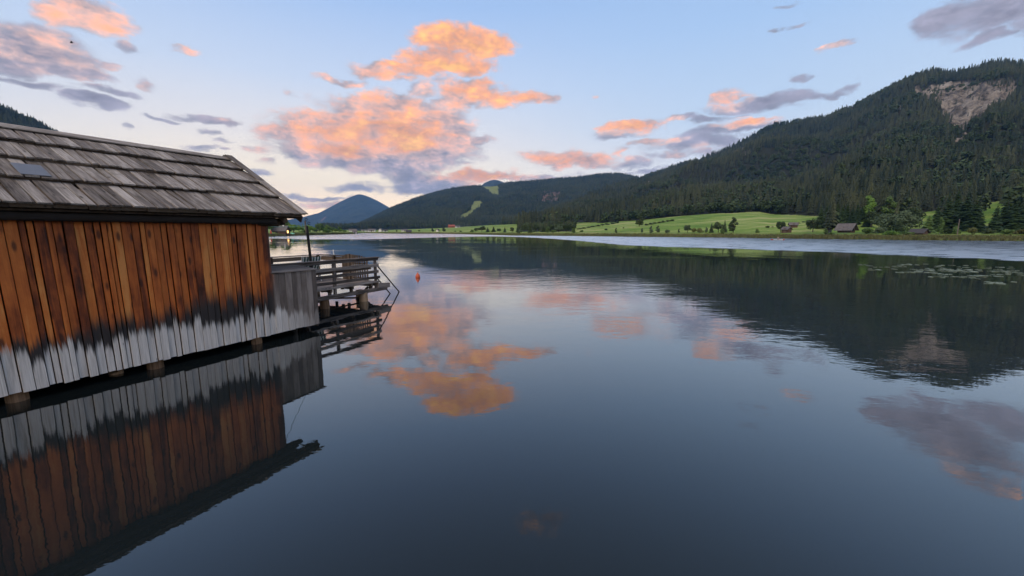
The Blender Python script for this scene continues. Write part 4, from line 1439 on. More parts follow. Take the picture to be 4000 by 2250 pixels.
def roof_pt(s_, t, lift, side=1):
    """point at s along the ridge, t metres up the slope from the eave, lift above the slope plane"""
    d = EAVE_D + t * math.cos(slope) - lift * math.sin(slope)
    z = EAVE_Z + t * math.sin(slope) + lift * math.cos(slope)
    if side < 0:
        d = 2 * RIDGE_D - d
    return (s_, d, z)


SR0 = S0 - .6
for side in (1, -1):
    sd = (0, math.cos(slope) * side, math.sin(slope))
    m = MB()
    n_ = Vector((0, -math.sin(slope) * side, math.cos(slope)))
    a, b, c, d = (Vector(roof_pt(SR0, .06, -.035, side)), Vector(roof_pt(R1 - .05, .06, -.035, side)), Vector(roof_pt(R1 - .05, SL - .01, -.035, side)), Vector(roof_pt(SR0, SL - .01, -.035, side)))
    vs = [a, b, c, d] + [p - n_ * .03 for p in (a, b, c, d)]
    m.add(vs, [(0, 1, 2, 3), (7, 6, 5, 4), (0, 4, 5, 1), (1, 5, 6, 2), (2, 6, 7, 3), (3, 7, 4, 0)])
    m.build('roof_boarding', M['brown_wood'], roof)
    exps = [0.0, .95, 1.76, 2.55]
    lens = [1.06, .93, .90, SL - 2.55 - .02]
    for c_i in range(4):
        t0, ln = exps[c_i], lens[c_i]
        # under layer: shows as a dark brown edge below the course
        q = SR0 + .02
        while q < R1 - .08:
            w = min(rb.uniform(.25, .5), R1 - .06 - q)
            if w < .03:
                break
            jt = rb.uniform(-.018, .012)
            piece('under_shingle', M['brown_wood'], roof, roof_pt(q + w / 2, t0 + .022 + jt, .040, side), roof_pt(q + w / 2, t0 + ln * .7, .0, side), w - .006, .062, XV)
            q += w
        q = SR0
        while q < R1 - .02:
            w = rb.uniform(.10, .22)
            if R1 - (q + w) < .1:
                w = R1 - q
            jt = rb.uniform(-.025, .02)
            sk = rb.uniform(-.02, .02)
            lf = rb.uniform(0, .012)
            piece('shingle_board', M['roof_wood'], roof, roof_pt(q + w / 2, t0 + jt, .092 + lf, side), roof_pt(q + w / 2 + sk, t0 + ln, .012 + lf * .5, side), w - rb.uniform(.010, .024), .028, XV, jit=.003)
            q += w
    # verge board lying along the gable edge, in two lapped lengths
    for (ta, tb, lf) in ((-.03, 1.9, .118), (1.8, SL + .03, .128)):
        piece('verge_board', M['roof_wood'], roof, roof_pt(R1 - .04, ta, lf, side), roof_pt(R1 - .04, tb, lf, side), .17, .026, XV)
    piece('barge_board', M['brown_wood'], roof, roof_pt(R1 - .06, .0, -.05, side), roof_pt(R1 - .06, SL - .02, -.05, side), .16, .03, (0, -sd[2], sd[1] if side > 0 else sd[1]))
    piece('rafter', M['brown_wood'], roof, roof_pt(R1 - .42, .05, -.12, side), roof_pt(R1 - .42, SL - .1, -.12, side), .10, .10, XV)
    piece('ridge_board', M['roof_wood'], roof, roof_pt(SR0, SL - .07, .075, side), roof_pt(R1 - .02, SL - .07, .075, side), .20, .026, sd)
M['pane'] = flat('dull_roof_pane', (.16, .16, .17), .45, 0.25, .10)


def roof_hit(x, y, lift):
    """(s, t) on the lake side roof slope seen through a photograph pixel"""
    r = ray(x, y)
    rl = np.array([r @ U3, r @ N3, r[2]])
    o = np.array([0, 0, EYE]) - A0
    ol = np.array([o @ U3, o @ N3, o[2]])
    nn = np.array([0, -math.sin(slope), math.cos(slope)])
    p0 = np.array([0, EAVE_D, EAVE_Z]) + nn * lift
    h = ol + rl * (((p0 - ol) @ nn) / (rl @ nn))
    return h[0], (h[1] - EAVE_D + lift * math.sin(slope)) / math.cos(slope)


(pa_s, pa_t), (pb_s, pb_t) = roof_hit(85, 688, .09), roof_hit(155, 648, .09)
piece('roof_pane', M['pane'], roof, roof_pt((pa_s + pb_s) / 2, pa_t + .02, .118), roof_pt((pa_s + pb_s) / 2, pb_t, .096), .33, .012, XV)

# ==================================================================== board fence between boathouse and terrace
fence = empty('board_fence', tuple(A0 + U3 * 4.205), HRZ)
tag(fence, 'weathered grey board fence joining boathouse corner and terrace', 'fence')
q = 0.0
FL = 1.155
while q < FL - .01:
    w = rb.uniform(.10, .17)
    if FL - (q + w) < .08:
        w = FL - q
    piece('fence_board', M['wall_boards'], fence, (q + w / 2, rb.uniform(-.004, .006), .172 + rb.uniform(-.01, .01)), (q + w / 2, 0, 1.605 + rb.uniform(-.012, .012)), w - .004, .024, XV, jit=.002)
    q += w
for k in range(7):
    piece('shelf_board', M['grey_wood'], fence, (-.02, .02 + .13 * k, 1.63 + .012 * k), (FL + .06, .02 + .13 * k, 1.615 + .012 * k), .125, .028, YV)
for k in range(7):  # unseen box boards, added to block sky reflected under the fence
    piece('unseen_back_board', M['brown_wood'], fence, (.03 + FL * (k + .5) / 7, .98, .05), (.03 + FL * (k + .5) / 7, .98, 1.6), FL / 7, .024, XV)
    piece('unseen_end_board', M['brown_wood'], fence, (FL - .02, .09 + .125 * k, .10), (FL - .02, .09 + .125 * k, 1.58), .12, .024, YV)
for zz in (.5, 1.4):
    piece('cross_rail', M['brown_wood'], fence, (0, .055, zz), (FL, .055, zz), .09, .05, ZV)

# ==================================================================== terrace on piles, beyond the gable end
D0, D1, TZ = 2.35, 5.80, .69
TE = 9.75                                   # lake end of the terrace
deck = empty('terrace', tuple(A0), HRZ)
tag(deck, 'grey wooden swimming terrace with rails standing on round piles', 'terrace')
GW, BW = M['grey_wood'], M['brown_wood']
piece('edge_beam', GW, deck, (6.9, D0, .375), (10.15, D0, .375), .14, .10, ZV)
piece('edge_beam', GW, deck, (4.5, D1, .36), (TE, D1, .36), .14, .10, ZV)
for js in (5.6, 6.7, 7.6, 8.5, 9.4, 9.68):
    piece('joist', BW, deck, (js, D0 - .02, .59), (js, D1, .59), .13, .08, ZV)
    for dd in (D0 + .08, 4.0, D1 - .1):
        piece('stub_post', BW, deck, (js, dd, .30), (js, dd, .53), .11, .09, XV)
q = D0 + .08
while q < D1 - .05:
    w = rb.uniform(.12, .16)
    piece('floor_board', GW, deck, (4.4, q + w / 2, TZ - .012), (TE + rb.uniform(-.02, .02), q + w / 2, TZ - .012), w - .012, .028, YV)
    q += w
for (ps, pd, pr) in ((7.42, 2.50, .145), (9.05, 2.45, .155), (9.42, 3.05, .15), (7.2, 5.5, .14), (9.3, 5.5, .14), (8.2, 4.2, .14), (5.8, 4.2, .14), (5.8, 2.6, .14)):
    MB().tube([(ps, pd, -2.6), (ps + .012, pd, .1), (ps, pd, .33)], [pr * 1.05, pr * 1.06, pr], 12).build('pile', M['pile_wood'], deck)
for (ps, pd) in ((7.80, D0 + .06), (9.66, D0 + .06), (TE - .06, D1 - .05), (7.7, D1 - .05), (5.6, D1 - .05), (TE - .06, 4.75)):
    piece('post', GW if pd < 3 else BW, deck, (ps, pd, .30), (ps, pd, 1.60), .10, .10, XV)
# lake side rails
piece('top_rail', GW, deck, (4.4, D0 + .02, 1.615), (TE + .02, D0 + .02, 1.615), .20, .04, YV)
piece('rail', GW, deck, (4.4, D0 - .015, 1.548), (TE, D0 - .015, 1.548), .085, .032, ZV)
for (zz, wv) in ((1.31, .115), (1.07, .11), (.845, .10), (.675, .075)):
    piece('rail', GW, deck, (6.95, D0 - .015, zz + rb.uniform(-.012, .012)), (TE + rb.uniform(-.02, .06), D0 - .015, zz), wv, .032, ZV)
piece('rail', GW, deck, (6.9, D0 + .125, 1.21), (9.5, D0 + .125, 1.22), .11, .03, ZV)
# far side and end rails
piece('top_rail', GW, deck, (4.3, D1, 1.62), (TE + .03, D1, 1.62), .17, .04, YV)
piece('rail', BW, deck, (4.3, D1, 1.50), (TE - .02, D1, 1.50), .15, .032, ZV)
piece('top_rail', GW, deck, (TE, 3.55, 1.62), (TE, D1 - .09, 1.62), .17, .04, XV)
piece('rail', BW, deck, (TE, 3.55, 1.49), (TE, D1 - .03, 1.49), .17, .032, ZV)
# landing at the end, braces below
piece('landing_step', GW, deck, (TE - .08, D0 - .03, .53), (10.28, D0 - .03, .48), .19, .06, ZV)
for k in range(3):
    piece('landing_board', GW, deck, (TE + .09 + .17 * k, D0 + .02, .50 - .03 * k), (TE + .09 + .17 * k, 3.7, .50 - .03 * k), .155, .04, XV)
piece('brace', BW, deck, (8.75, 2.9, -.3), (9.75, 2.95, .42), .08, .08, XV)
piece('brace', BW, deck, (10.0, 3.0, .40), (9.1, 3.0, -.3), .08, .08, XV)
piece('brace', BW, deck, (7.5, 3.3, .26), (9.1, 2.7, .10), .06, .06, ZV)


def end_pt(x, y, s_):
    """(d, z) on the cross plane at s seen through a photograph pixel"""
    r = ray(x, y)
    P_ = A0 + U3 * s_
    mat = np.array([[r[0], -N3[0]], [r[1], -N3[1]]])
    t, d_ = np.linalg.solve(mat, (P_ - np.array([0, 0, EYE]))[:2])
    return float(d_), float(EYE + t * r[2])


# half round slatted screen at the terrace end
screen = empty('slatted_screen', tuple(A0), HRZ)
tag(screen, 'arched screen of narrow upright slats at the terrace end', 'screen')
SS = TE - .12
dl, zl = end_pt(1337, 1003, SS)
dr, zr_ = end_pt(1432, 1005, SS)
zmid = end_pt(1390, 992, SS)[1]
n_sl = 16
for k in range(n_sl):
    f = k / (n_sl - 1)
    dd = dl + (dr - dl) * f
    bow = .18 * math.sin(math.pi * f)
    top = zl + (zmid - zl) * math.sin(math.pi * f) ** .8 + rb.uniform(-.01, .01)
    piece('slat', BW, screen, (SS - bow, dd, TZ + .01), (SS - bow, dd, top), abs(dr - dl) / n_sl * .92, .022, YV)
for zz in (.8, 1.35):
    pts = [(SS + .03 - .18 * math.sin(math.pi * k / 10), dl + (dr - dl) * k / 10, zz) for k in range(11)]
    MB().tube(pts, .018, 6).build('hoop', M['brown_wood'], screen)

# swimming ladder
M['dark_metal'] = flat('dark_metal', (.018, .017, .018), .45, .6)
M['white_paint'] = flat('white_paint', (.72, .72, .70), .5)
ORG = A0 + U3 * TE + N3 * 2.8
ladder = empty('bathing_ladder', tuple(ORG), HRZ)
tag(ladder, 'dark metal bathing ladder slanting from the terrace into the lake', 'ladder')


def to_house(P_, org):
    v = np.array(P_) - org
    return (float(v @ U3), float(v @ N3), float(v[2]))


def water_at(x, y, z=0.0):
    r = ray(x, y)
    return np.array([0, 0, EYE]) + r * ((z - EYE) / r[2])


ends = []
for (tx, ty, td, bot) in ((1469, 1033, D0 + .12, (1559, 1140)), (1472, 1085, 3.2, (1524, 1147))):
    s_, z_ = house_pt(tx, ty, td)
    a = Vector((s_ - TE, td - 2.8, z_))
    b = Vector(to_house(water_at(*bot), ORG))
    e = b + (b - a) * .25
    ends.append((a, b, e))
    MB().tube([a, b, e], .026, 7).build('handrail', M['dark_metal'], ladder)
for f in (1.05, 1.18):
    a = ends[0][0].lerp(ends[0][1], f)
    b = ends[1][0].lerp(ends[1][1], f)
    piece('rung', M['dark_metal'], ladder, a, b, .06, .02, XV)
s_, z_ = house_pt(1512, 1100, 2.8)
MB().tube([(s_ - TE - .12, 0, z_ - .22), (s_ - TE + .03, 0, z_ + .12)], .014, 6).build('bracket', M['white_paint'], ladder)

# dark leaning pole with hooks
PD = 4.2
bs_, bz_ = house_pt(1213, 1012, PD)
ts, tz = house_pt(1197, 872, PD)
slp = (ts - bs_) / (tz - bz_)
pole = empty('leaning_pole', tuple(A0 + U3 * (bs_ - slp * (bz_ - TZ)) + N3 * PD + np.array([0, 0, TZ])), HRZ)
tag(pole, 'dark leaning pole rising from the terrace beside the roof corner', 'pole')
PH = tz - TZ
MB().tube([(0, 0, 0), (slp * (PH - .1), 0, PH - .1)], .048, 8).build('shaft', M['dark_metal'], pole)
MB().tube([(slp * (PH - .35) - .06, -.02, PH - .35), (slp * PH - .06, -.02, PH + .08)], .028, 8).build('upper_tube', M['grey_wood'], pole)
for (dz_, dxx) in ((.13, .0), (.0, .10)):
    pts = [(slp * PH + dxx + .05 * math.cos(q), 0, PH + dz_ + .05 * math.sin(q)) for q in np.linspace(0, 5.6, 9)]
    MB().tube(pts, .012, 5).build('hook', M['dark_metal'], pole)
# white marker pole behind
ws, wz = house_pt(1302, 978, 5.6)
wp = empty('marker_pole', tuple(A0 + U3 * (ws + .05) + N3 * 5.6 + np.array([0, 0, TZ])), HRZ)
tag(wp, 'thin white pole standing by the far terrace rail', 'pole')
MB().tube([(.03, 0, 0), (-.05, 0, wz - TZ)], .022, 7).build('shaft', M['white_paint'], wp)
MB().lathe([(.0, .03), (.03, .02), (.03, -.02), (.0, -.03)], 8, (-.05, 0, wz - TZ)).build('cap', M['white_paint'], wp)


# striped deck chair
def stripe_mat():
    m, N, b = new_mat('striped_canvas')
    co = N.new('ShaderNodeTexCoord').outputs['Object']
    f = N.m('FRACT', N.m('MULTIPLY', N.sep(co)[0], 9.0))
    col = N.mix(N.m('GREATER_THAN', f, 0.5), (.62, .64, .60), (.020, .075, .060))
    N.set(b.inputs['Base Color'], col)
    b.inputs['Roughness'].default_value = 0.85
    return m


M['stripes'] = stripe_mat()
CD = 4.5
cs, cz = house_pt(1217, 1004, CD - .2)
chair = empty('deck_chair', tuple(A0 + U3 * (cs + .02) + N3 * CD + np.array([0, 0, TZ + .004])), HRZ - .15)
tag(chair, 'green and white striped deck chair behind the terrace rail', 'chair')
bh = cz - TZ
m = MB()
W2 = .34
# sling back (leans inward), seat
def sheet(pts, nx=6):
    mm = MB()
    for (y, z) in pts:
        for k in range(nx + 1):
            x = -W2 + 2 * W2 * k / nx
            mm.v.append((x, y, z - .02 * math.sin(math.pi * k / nx)))
    for i in range(len(pts) - 1):
        for k in range(nx):
            a = i * (nx + 1) + k
            mm.f.append((a, a + 1, a + nx + 2, a + nx + 1))
    return mm


back = sheet([(-.22, bh), (-.12, bh * .72), (0.02, .46), (.10, .38)]).build('backrest', M['stripes'], chair)
seat = sheet([(.10, .38), (.30, .35), (.55, .40)]).build('seat', M['stripes'], chair)
for o in (back, seat):
    md = o.modifiers.new('thick', 'SOLIDIFY')
    md.thickness = .012
for sx in (-1, 1):
    MB().tube([(sx * (W2 + .02), -.23, bh + .01), (sx * (W2 + .02), .10, .36), (sx * (W2 + .02), .34, 0)], .013, 6).build('leg', M['white_paint'], chair)
    MB().tube([(sx * (W2 + .02), .56, .41), (sx * (W2 + .02), .12, .34), (sx * (W2 + .02), -.16, 0)], .013, 6).build('leg', M['white_paint'], chair)
    MB().tube([(sx * (W2 + .03), -.10, .58), (sx * (W2 + .03), .36, .58), (sx * (W2 + .03), .40, .37)], .014, 6).build('armrest', M['white_paint'], chair)

# cable drooping along the rail
m = MB()
pts = []
for k in range(40):
    f = k / 39
    pts.append((7.05 + 2.5 * f, D0 - .042, 1.33 + .035 * math.sin(f * 12.0) - .025 * math.cos(f * 5) + .02 * f))
cable = m.tube(pts, .007, 5).build('cable', flat('pale_cable', (.28, .26, .24), .6), None, tuple(A0))
cable.rotation_euler = (0, 0, HRZ)
tag(cable, 'thin pale cable drooping along the terrace rail', 'cable')
# green line from the boathouse to the leaning pole
ga = A0 + U3 * 4.2 + N3 * .1 + np.array([0, 0, house_pt(1046, 883, .1)[1]])
gb = A0 + U3 * ts + N3 * PD + np.array([0, 0, house_pt(1194, 878, PD)[1]])
pts = [ga + (gb - ga) * f - np.array([0, 0, .05 * math.sin(math.pi * f)]) for f in np.linspace(0, 1, 9)]
line = MB().tube([Vector(p - ga) for p in pts], .006, 5).build('washing_line', flat('green_line', (.10, .34, .24), .6), None, tuple(ga))
tag(line, 'thin green line stretched from boathouse to leaning pole', 'line')


# ==================================================================== things on the water
def wpos(x, y):
    p = water_at(x, y)
    return Vector(p)


M['buoy'] = flat('orange_buoy', (.52, .085, .022), .45, var=.1)
M['rope'] = flat('grey_rope', (.12, .11, .10), .9)
b_ = wpos(1632, 1084)
buoy = empty('mooring_buoy', tuple(b_))
tag(buoy, 'orange mooring buoy floating beyond the terrace', 'buoy')
prof = [(0, -.14), (.07, -.12), (.115, -.05), (.135, .03), (.125, .11), (.085, .18), (.045, .225), (.034, .25), (.030, .275), (0, .278)]
MB().lathe(prof, 16).build('float', M['buoy'], buoy, smooth=True)
MB().tube([(.035 * math.cos(q), 0, .30 + .035 * math.sin(q)) for q in np.linspace(-1.5, 4.6, 10)], .009, 6).build('ring', M['rope'], buoy)
MB().tube([(0, 0, -.1), (.3, .2, -1.5)], .01, 5).build('chain', M['rope'], buoy)

# paddler
k_ = wpos(3037, 938)
M['kayak_white'] = flat('white_hull', (.70, .66, .62), .4)
M['kayak_red'] = flat('red_deck', (.50, .05, .035), .45)
kay = empty('kayak', tuple(k_), math.radians(-35))
tag(kay, 'white and red kayak out on the ruffled water', 'kayak')


def hull(x0, x1, mat, name, n=10, z0=-.06, z1=.20):
    mm = MB()
    L_ = 1.75
    for i in range(n + 1):
        x = x0 + (x1 - x0) * i / n
        w = .30 * (1 - min(1, abs(x) / L_) ** 2.2) + .015
        r = .10 * (abs(x) / L_) ** 2
        mm.v += [(x, -w, z1 * .6 + r), (x, -w * .6, z0 + r), (x, 0, z0 - .03 + r), (x, w * .6, z0 + r), (x, w, z1 * .6 + r), (x, w * .5, z1 + r), (x, -w * .5, z1 + r)]
    for i in range(n):
        for j in range(7):
            a = i * 7 + j
            c = i * 7 + (j + 1) % 7
            mm.f.append((a, c, c + 7, a + 7))
    mm.f.append(tuple(range(7))[::-1])
    mm.f.append(tuple(n * 7 + j for j in range(7)))
    return mm.build(name, mat, kay)


hull(-1.02, 1.35, M['kayak_white'], 'hull', 12)
hull(-1.74, -1.025, M['kayak_red'], 'stern', 6)
hull(1.355, 1.74, M['kayak_red'], 'bow', 4)
MB().lathe([(.24, 0), (.26, .03), (.22, .05)], 12, (.1, 0, .19)).build('cockpit_rim', M['dark_metal'], kay)

# seated paddler: skin-modifier body, clothing as children
M['skin'] = flat('skin', (.46, .27, .19), .55, var=.05)
M['shirt'] = flat('pale_shirt', (.62, .58, .55), .8)
M['hair'] = flat('pale_hat', (.55, .50, .44), .8)
M['trousers'] = flat('dark_trousers', (.03, .03, .035), .8)
J = {'pel': (0, 0, .18), 'sp': (.03, 0, .36), 'ch': (.06, 0, .54), 'nk': (.07, 0, .66), 'hd': (.09, 0, .76), 'ht': (.09, 0, .86),
     'sl': (.06, .19, .59), 'el': (.22, .30, .38), 'hl': (.42, .26, .48), 'sr': (.06, -.19, .59), 'er': (.20, -.34, .44), 'hr': (.38, -.34, .62),
     'kl': (.48, .12, .24), 'fl': (.90, .10, .12), 'kr': (.48, -.12, .24), 'fr': (.90, -.10, .12), 'hpl': (.05, .09, .18), 'hpr': (.05, -.09, .18)}
Rr = {'pel': .14, 'sp': .13, 'ch': .15, 'nk': .055, 'hd': .095, 'ht': .07, 'sl': .065, 'el': .045, 'hl': .035, 'sr': .065, 'er': .045, 'hr': .035, 'kl': .07, 'fl': .045, 'kr': .07, 'fr': .045, 'hpl': .09, 'hpr': .09}
E_ = [('pel', 'sp'), ('sp', 'ch'), ('ch', 'nk'), ('nk', 'hd'), ('hd', 'ht'), ('ch', 'sl'), ('sl', 'el'), ('el', 'hl'), ('ch', 'sr'), ('sr', 'er'), ('er', 'hr'), ('pel', 'hpl'), ('hpl', 'kl'), ('kl', 'fl'), ('pel', 'hpr'), ('hpr', 'kr'), ('kr', 'fr')]


def skin_body(name, mat, names, parent, grow=1.0):
    ks = [k for k in J if k in names]
    ix = {k: i for i, k in enumerate(ks)}
    me = bpy.data.meshes.new(name)
    me.from_pydata([J[k] for k in ks], [(ix[a], ix[b]) for a, b in E_ if a in ix and b in ix], [])
    me.materials.append(mat)
    o = link(name, me, parent)
    o.modifiers.new('skin', 'SKIN')
    for i, k in enumerate(ks):
        d = me.skin_vertices[0].data[i]
        d.radius = (Rr[k] * grow, Rr[k] * grow)
        d.use_root = (i == 0)
    sd_ = o.modifiers.new('sub', 'SUBSURF')
    sd_.levels = sd_.render_levels = 1
    return o


person = empty('person', tuple(k_ + Vector((0, 0, .04))), math.radians(-35))
tag(person, 'person in pale shirt and hat sitting in the kayak, paddling', 'person')
skin_body('body', M['skin'], set(J), person)
skin_body('shirt', M['shirt'], {'sp', 'ch', 'sl', 'el', 'sr', 'er'}, person, 1.12)
skin_body('trousers', M['trousers'], {'pel', 'hpl', 'kl', 'hpr', 'kr'}, person, 1.12)
MB().lathe([(.15, 0), (.11, .02), (.10, .08), (.05, .11), (0, .115)], 12, (.09, 0, .80)).build('hat', M['hair'], person, smooth=True)
paddle = empty('paddle', tuple(k_ + Vector((0, 0, .04))), math.radians(-35))
tag(paddle, 'double bladed paddle with red blades held by the kayaker', 'paddle')
pd_ = (Vector(J['hr']) - Vector(J['hl'])).normalized()
pm = (Vector(J['hr']) + Vector(J['hl'])) / 2 + Vector((.02, 0, 0))
MB().tube([pm - pd_ * 1.0, pm + pd_ * 1.0], .016, 6).build('shaft', M['dark_metal'], paddle)
for sg in (-1, 1):
    c0 = pm + pd_ * sg * .98
    piece('blade', M['kayak_red'], paddle, c0, c0 + pd_ * sg * .42, .17, .015, (0, 0, 1))

# ------------------------------------------------------------------ lily pads
M['lily'] = leaf_mat('lily_pads', (.12, .15, .09), (.30, .34, .25), rough=.4)
pad = []
for v in range(4):
    rd = random.Random(300 + v)
    m = MB()
    n = 13
    vs = [(0, 0, .004)]
    for j in range(n):
        q = .22 + (2 * math.pi - .44) * j / (n - 1)
        rr = rd.uniform(.92, 1.06)
        vs.append((rr * math.cos(q), rr * math.sin(q), .012 + .02 * rd.random()))
    lo = [(x * .98, y * .98, z - .02) for x, y, z in vs]
    m.add(vs + lo, [(0, 1 + j, 2 + j) for j in range(n - 1)] + [(1 + j, 1 + n + 1 + j, 2 + n + 1 + j, 2 + j) for j in range(n - 1)])
    pad.append(m.mesh('lily_pad', M['lily']))
LY = [(3350, 1033, 3425, 1041), (3380, 1044, 3480, 1056), (3470, 1032, 3630, 1044), (3490, 1050, 3700, 1066), (3500, 1062, 3600, 1068), (3620, 1048, 3760, 1060), (3630, 1070, 3720, 1086), (3650, 1036, 3780, 1046), (3720, 1054, 3830, 1072),
      (3730, 1078, 3850, 1090), (3770, 1040, 3830, 1046), (3830, 1052, 3900, 1062), (3845, 1042, 3950, 1050), (3880, 1056, 3985, 1074), (3800, 1076, 3910, 1084), (3860, 1100, 3965, 1112), (3900, 1060, 3970, 1066), (3985, 1068, 4010, 1078)]
rd = random.Random(5)
n_pad = 0
for (x0, y0, x1, y1) in LY:
    cnt = max(2, int((x1 - x0) * (y1 - y0) / 140))
    for _ in range(cnt):
        x, y = rd.uniform(x0, x1), rd.uniform(y0, y1)
        p = wpos(x, y)
        o = link('lily_pad', pad[rd.randrange(4)], None, (p.x, p.y, .004))
        s_ = rd.uniform(.10, .23)
        o.scale = (s_, s_, 1)
        o.rotation_euler = (rd.gauss(0, .02), rd.gauss(0, .02), rd.uniform(0, 6.28))
        tag(o, 'pale lily pad floating in the loose patch on dark water at right', 'lily pad', 'lily pads on the dark water')
        n_pad += 1


# ==================================================================== buildings on the far shores
M['plaster'] = flat('white_plaster', (.80, .76, .70), .85, var=.08, scale=.6)
M['roof_grey'] = flat('grey_shingle_roof', (.125, .11, .105), .85, var=.35, scale=2.0)
M['roof_red'] = flat('red_tile_roof', (.33, .085, .05), .85, var=.2, scale=2.0)
M['roof_dark'] = flat('dark_roof', (.055, .05, .05), .85, var=.3, scale=2.0)
M['glass'] = flat('dark_window_glass', (.02, .025, .03), .15)
M['lit_glass'] = flat('lit_window', (.8, .5, .2), .4, emit=(1.0, .55, .18, 2.6))


def building(name, p, rz, L, Wd, hw, hr, wallm, roofm, label, cat, windows=0, over=.5, chimney=False, door=True, porch=False, wood_wall=None):
    """gabled building: wall, roof (> chimney), windows, door; ridge along local X"""
    t = empty(name, tuple(p), rz)
    tag(t, label, cat)
    a, b = L / 2, Wd / 2
    m = MB()
    m.add([(-a, -b, -.4), (a, -b, -.4), (a, b, -.4), (-a, b, -.4), (-a, -b, hw), (a, -b, hw), (a, b, hw), (-a, b, hw), (-a, 0, hr - .12), (a, 0, hr - .12)],
          [(0, 1, 5, 4), (2, 3, 7, 6), (1, 2, 6, 9, 5), (3, 0, 4, 8, 7)])
    m.build('wall', wallm, t)
    rise = (hr - hw) / b
    m = MB()
    e = b + over
    ze = hw - over * rise
    for sg in (-1, 1):
        vs = [(-a - over, sg * e, ze), (a + over, sg * e, ze), (a + over, 0, hr), (-a - over, 0, hr)]
        vs2 = [(x, y, z + .16) for x, y, z in vs]
        m.add(vs + vs2, [(0, 1, 2, 3), (4, 5, 6, 7), (0, 1, 5, 4), (1, 2, 6, 5), (2, 3, 7, 6), (3, 0, 4, 7)])
    rf = m.build('roof', roofm, t)
    if chimney:
        MB().box((a * .35, -.35, hr - .5), (a * .35 + .6, .25, hr + 1.1)).build('chimney', M['plaster'], rf)
    for (side, u0, z0, w, h, lit) in windows or []:
        if side == 'f':
            x = (u0 - .5) * L
            bx = ((x - w / 2, -b - .03, z0), (x + w / 2, -b + .02, z0 + h))
            fx = ((x - w / 2 - .1, -b - .02, z0 - .1), (x + w / 2 + .1, -b + .02, z0 + h + .1))
        elif side == 'l':
            y = (u0 - .5) * Wd
            bx = ((-a - .03, y - w / 2, z0), (-a + .02, y + w / 2, z0 + h))
            fx = ((-a - .02, y - w / 2 - .1, z0 - .1), (-a + .02, y + w / 2 + .1, z0 + h + .1))
        else:
            y = (u0 - .5) * Wd
            bx = ((a - .02, y - w / 2, z0), (a + .03, y + w / 2, z0 + h))
            fx = ((a - .02, y - w / 2 - .1, z0 - .1), (a + .02, y + w / 2 + .1, z0 + h + .1))
        wn = MB().box(*fx).build('window', M['barn_wood'], t)
        MB().box(*bx).build('pane', M['lit_glass'] if lit else M['glass'], wn)
    if door:
        MB().box((-.5, -b - .04, -.2), (.5, -b + .02, 2.0)).build('door', M['barn_wood'], t)
    return t


def facing(p, turn=0.0):
    """rotation that turns a building's front (-Y) to the lake viewer, plus a turn"""
    return -math.atan2(p.x, p.y) + turn


def at_shore(x, back):
    return place(x, rs_of(x) + back)


# barn and huts on the right
p = at_shore(3305, 30)
sc_ = math.hypot(p.x, p.y) * math.cos(az_of(3305)) / F_PX
barn = building('hay_barn', p, facing(p, -.5), 45 * sc_, 27 * sc_, 1.8, 3.4, M['barn_wood'], M['roof_grey'], 'brown wooden barn with broad grey roof by the spruce block', 'barn', [('r', .5, .4, 1.4, 1.6, False)], over=.9)
p = at_shore(3072, 20)
building('field_hut', p, facing(p, -.6), 2.6, 2.4, 1.5, 2.4, M['barn_wood'], M['roof_grey'], 'small grey field hut right beside the round airy tree', 'hut', over=.35)
p = place_row(3096, 889)
building('field_hut', p, facing(p, .2), 3.4, 2.4, 1.5, 2.5, M['barn_wood'], M['roof_grey'], 'tiny field hut higher on the meadow behind the other', 'hut', over=.4)
p = at_shore(3590, 14)
building('shore_hut', p, facing(p, -.5), 3.4, 2.4, .7, 1.7, M['barn_wood'], M['roof_dark'], 'low dark roofed hut half hidden right of the willow', 'hut', over=.5, door=False)
# far cabin on the point
p = at_shore(1098, 9)
sc_ = math.hypot(p.x, p.y) / F_PX * math.cos(az_of(1098))
cabin = building('lake_cabin', p, facing(p, -.55), 52 * sc_, 30 * sc_, 2.1, 4.6, M['barn_wood'], M['roof_grey'], 'brown lakeside cabin with chimney and one lit window', 'cabin', [('r', .5, .5, 1.5, 1.5, True), ('f', .3, .7, 1.1, .9, False)], chimney=True, over=.6)
jt = empty('jetty', tuple(at_shore(1085, -2)), facing(p, 0))
tag(jt, 'low wooden jetty in front of the lakeside cabin', 'jetty')
for k in range(9):
    piece('deck_board', M['grey_wood'], jt, (-7 + k * 1.6, -1.2, .55), (-7 + k * 1.6, 1.2, .55), 1.5, .06, XV)
for k in range(6):
    for yy in (-1, 1):
        MB().tube([(-7 + k * 2.6, yy, -1), (-7 + k * 2.6, yy, .52)], .09, 6).build('post', M['brown_wood'], jt)
for k in range(5):
    piece('railing', M['barn_wood'], jt, (-7 + k * 2.2, 1.1, .6 + .5 * (k % 2)), (-7 + (k + 1) * 2.2, 1.1, 1.1 - .5 * (k % 2)), .08, .05, ZV)
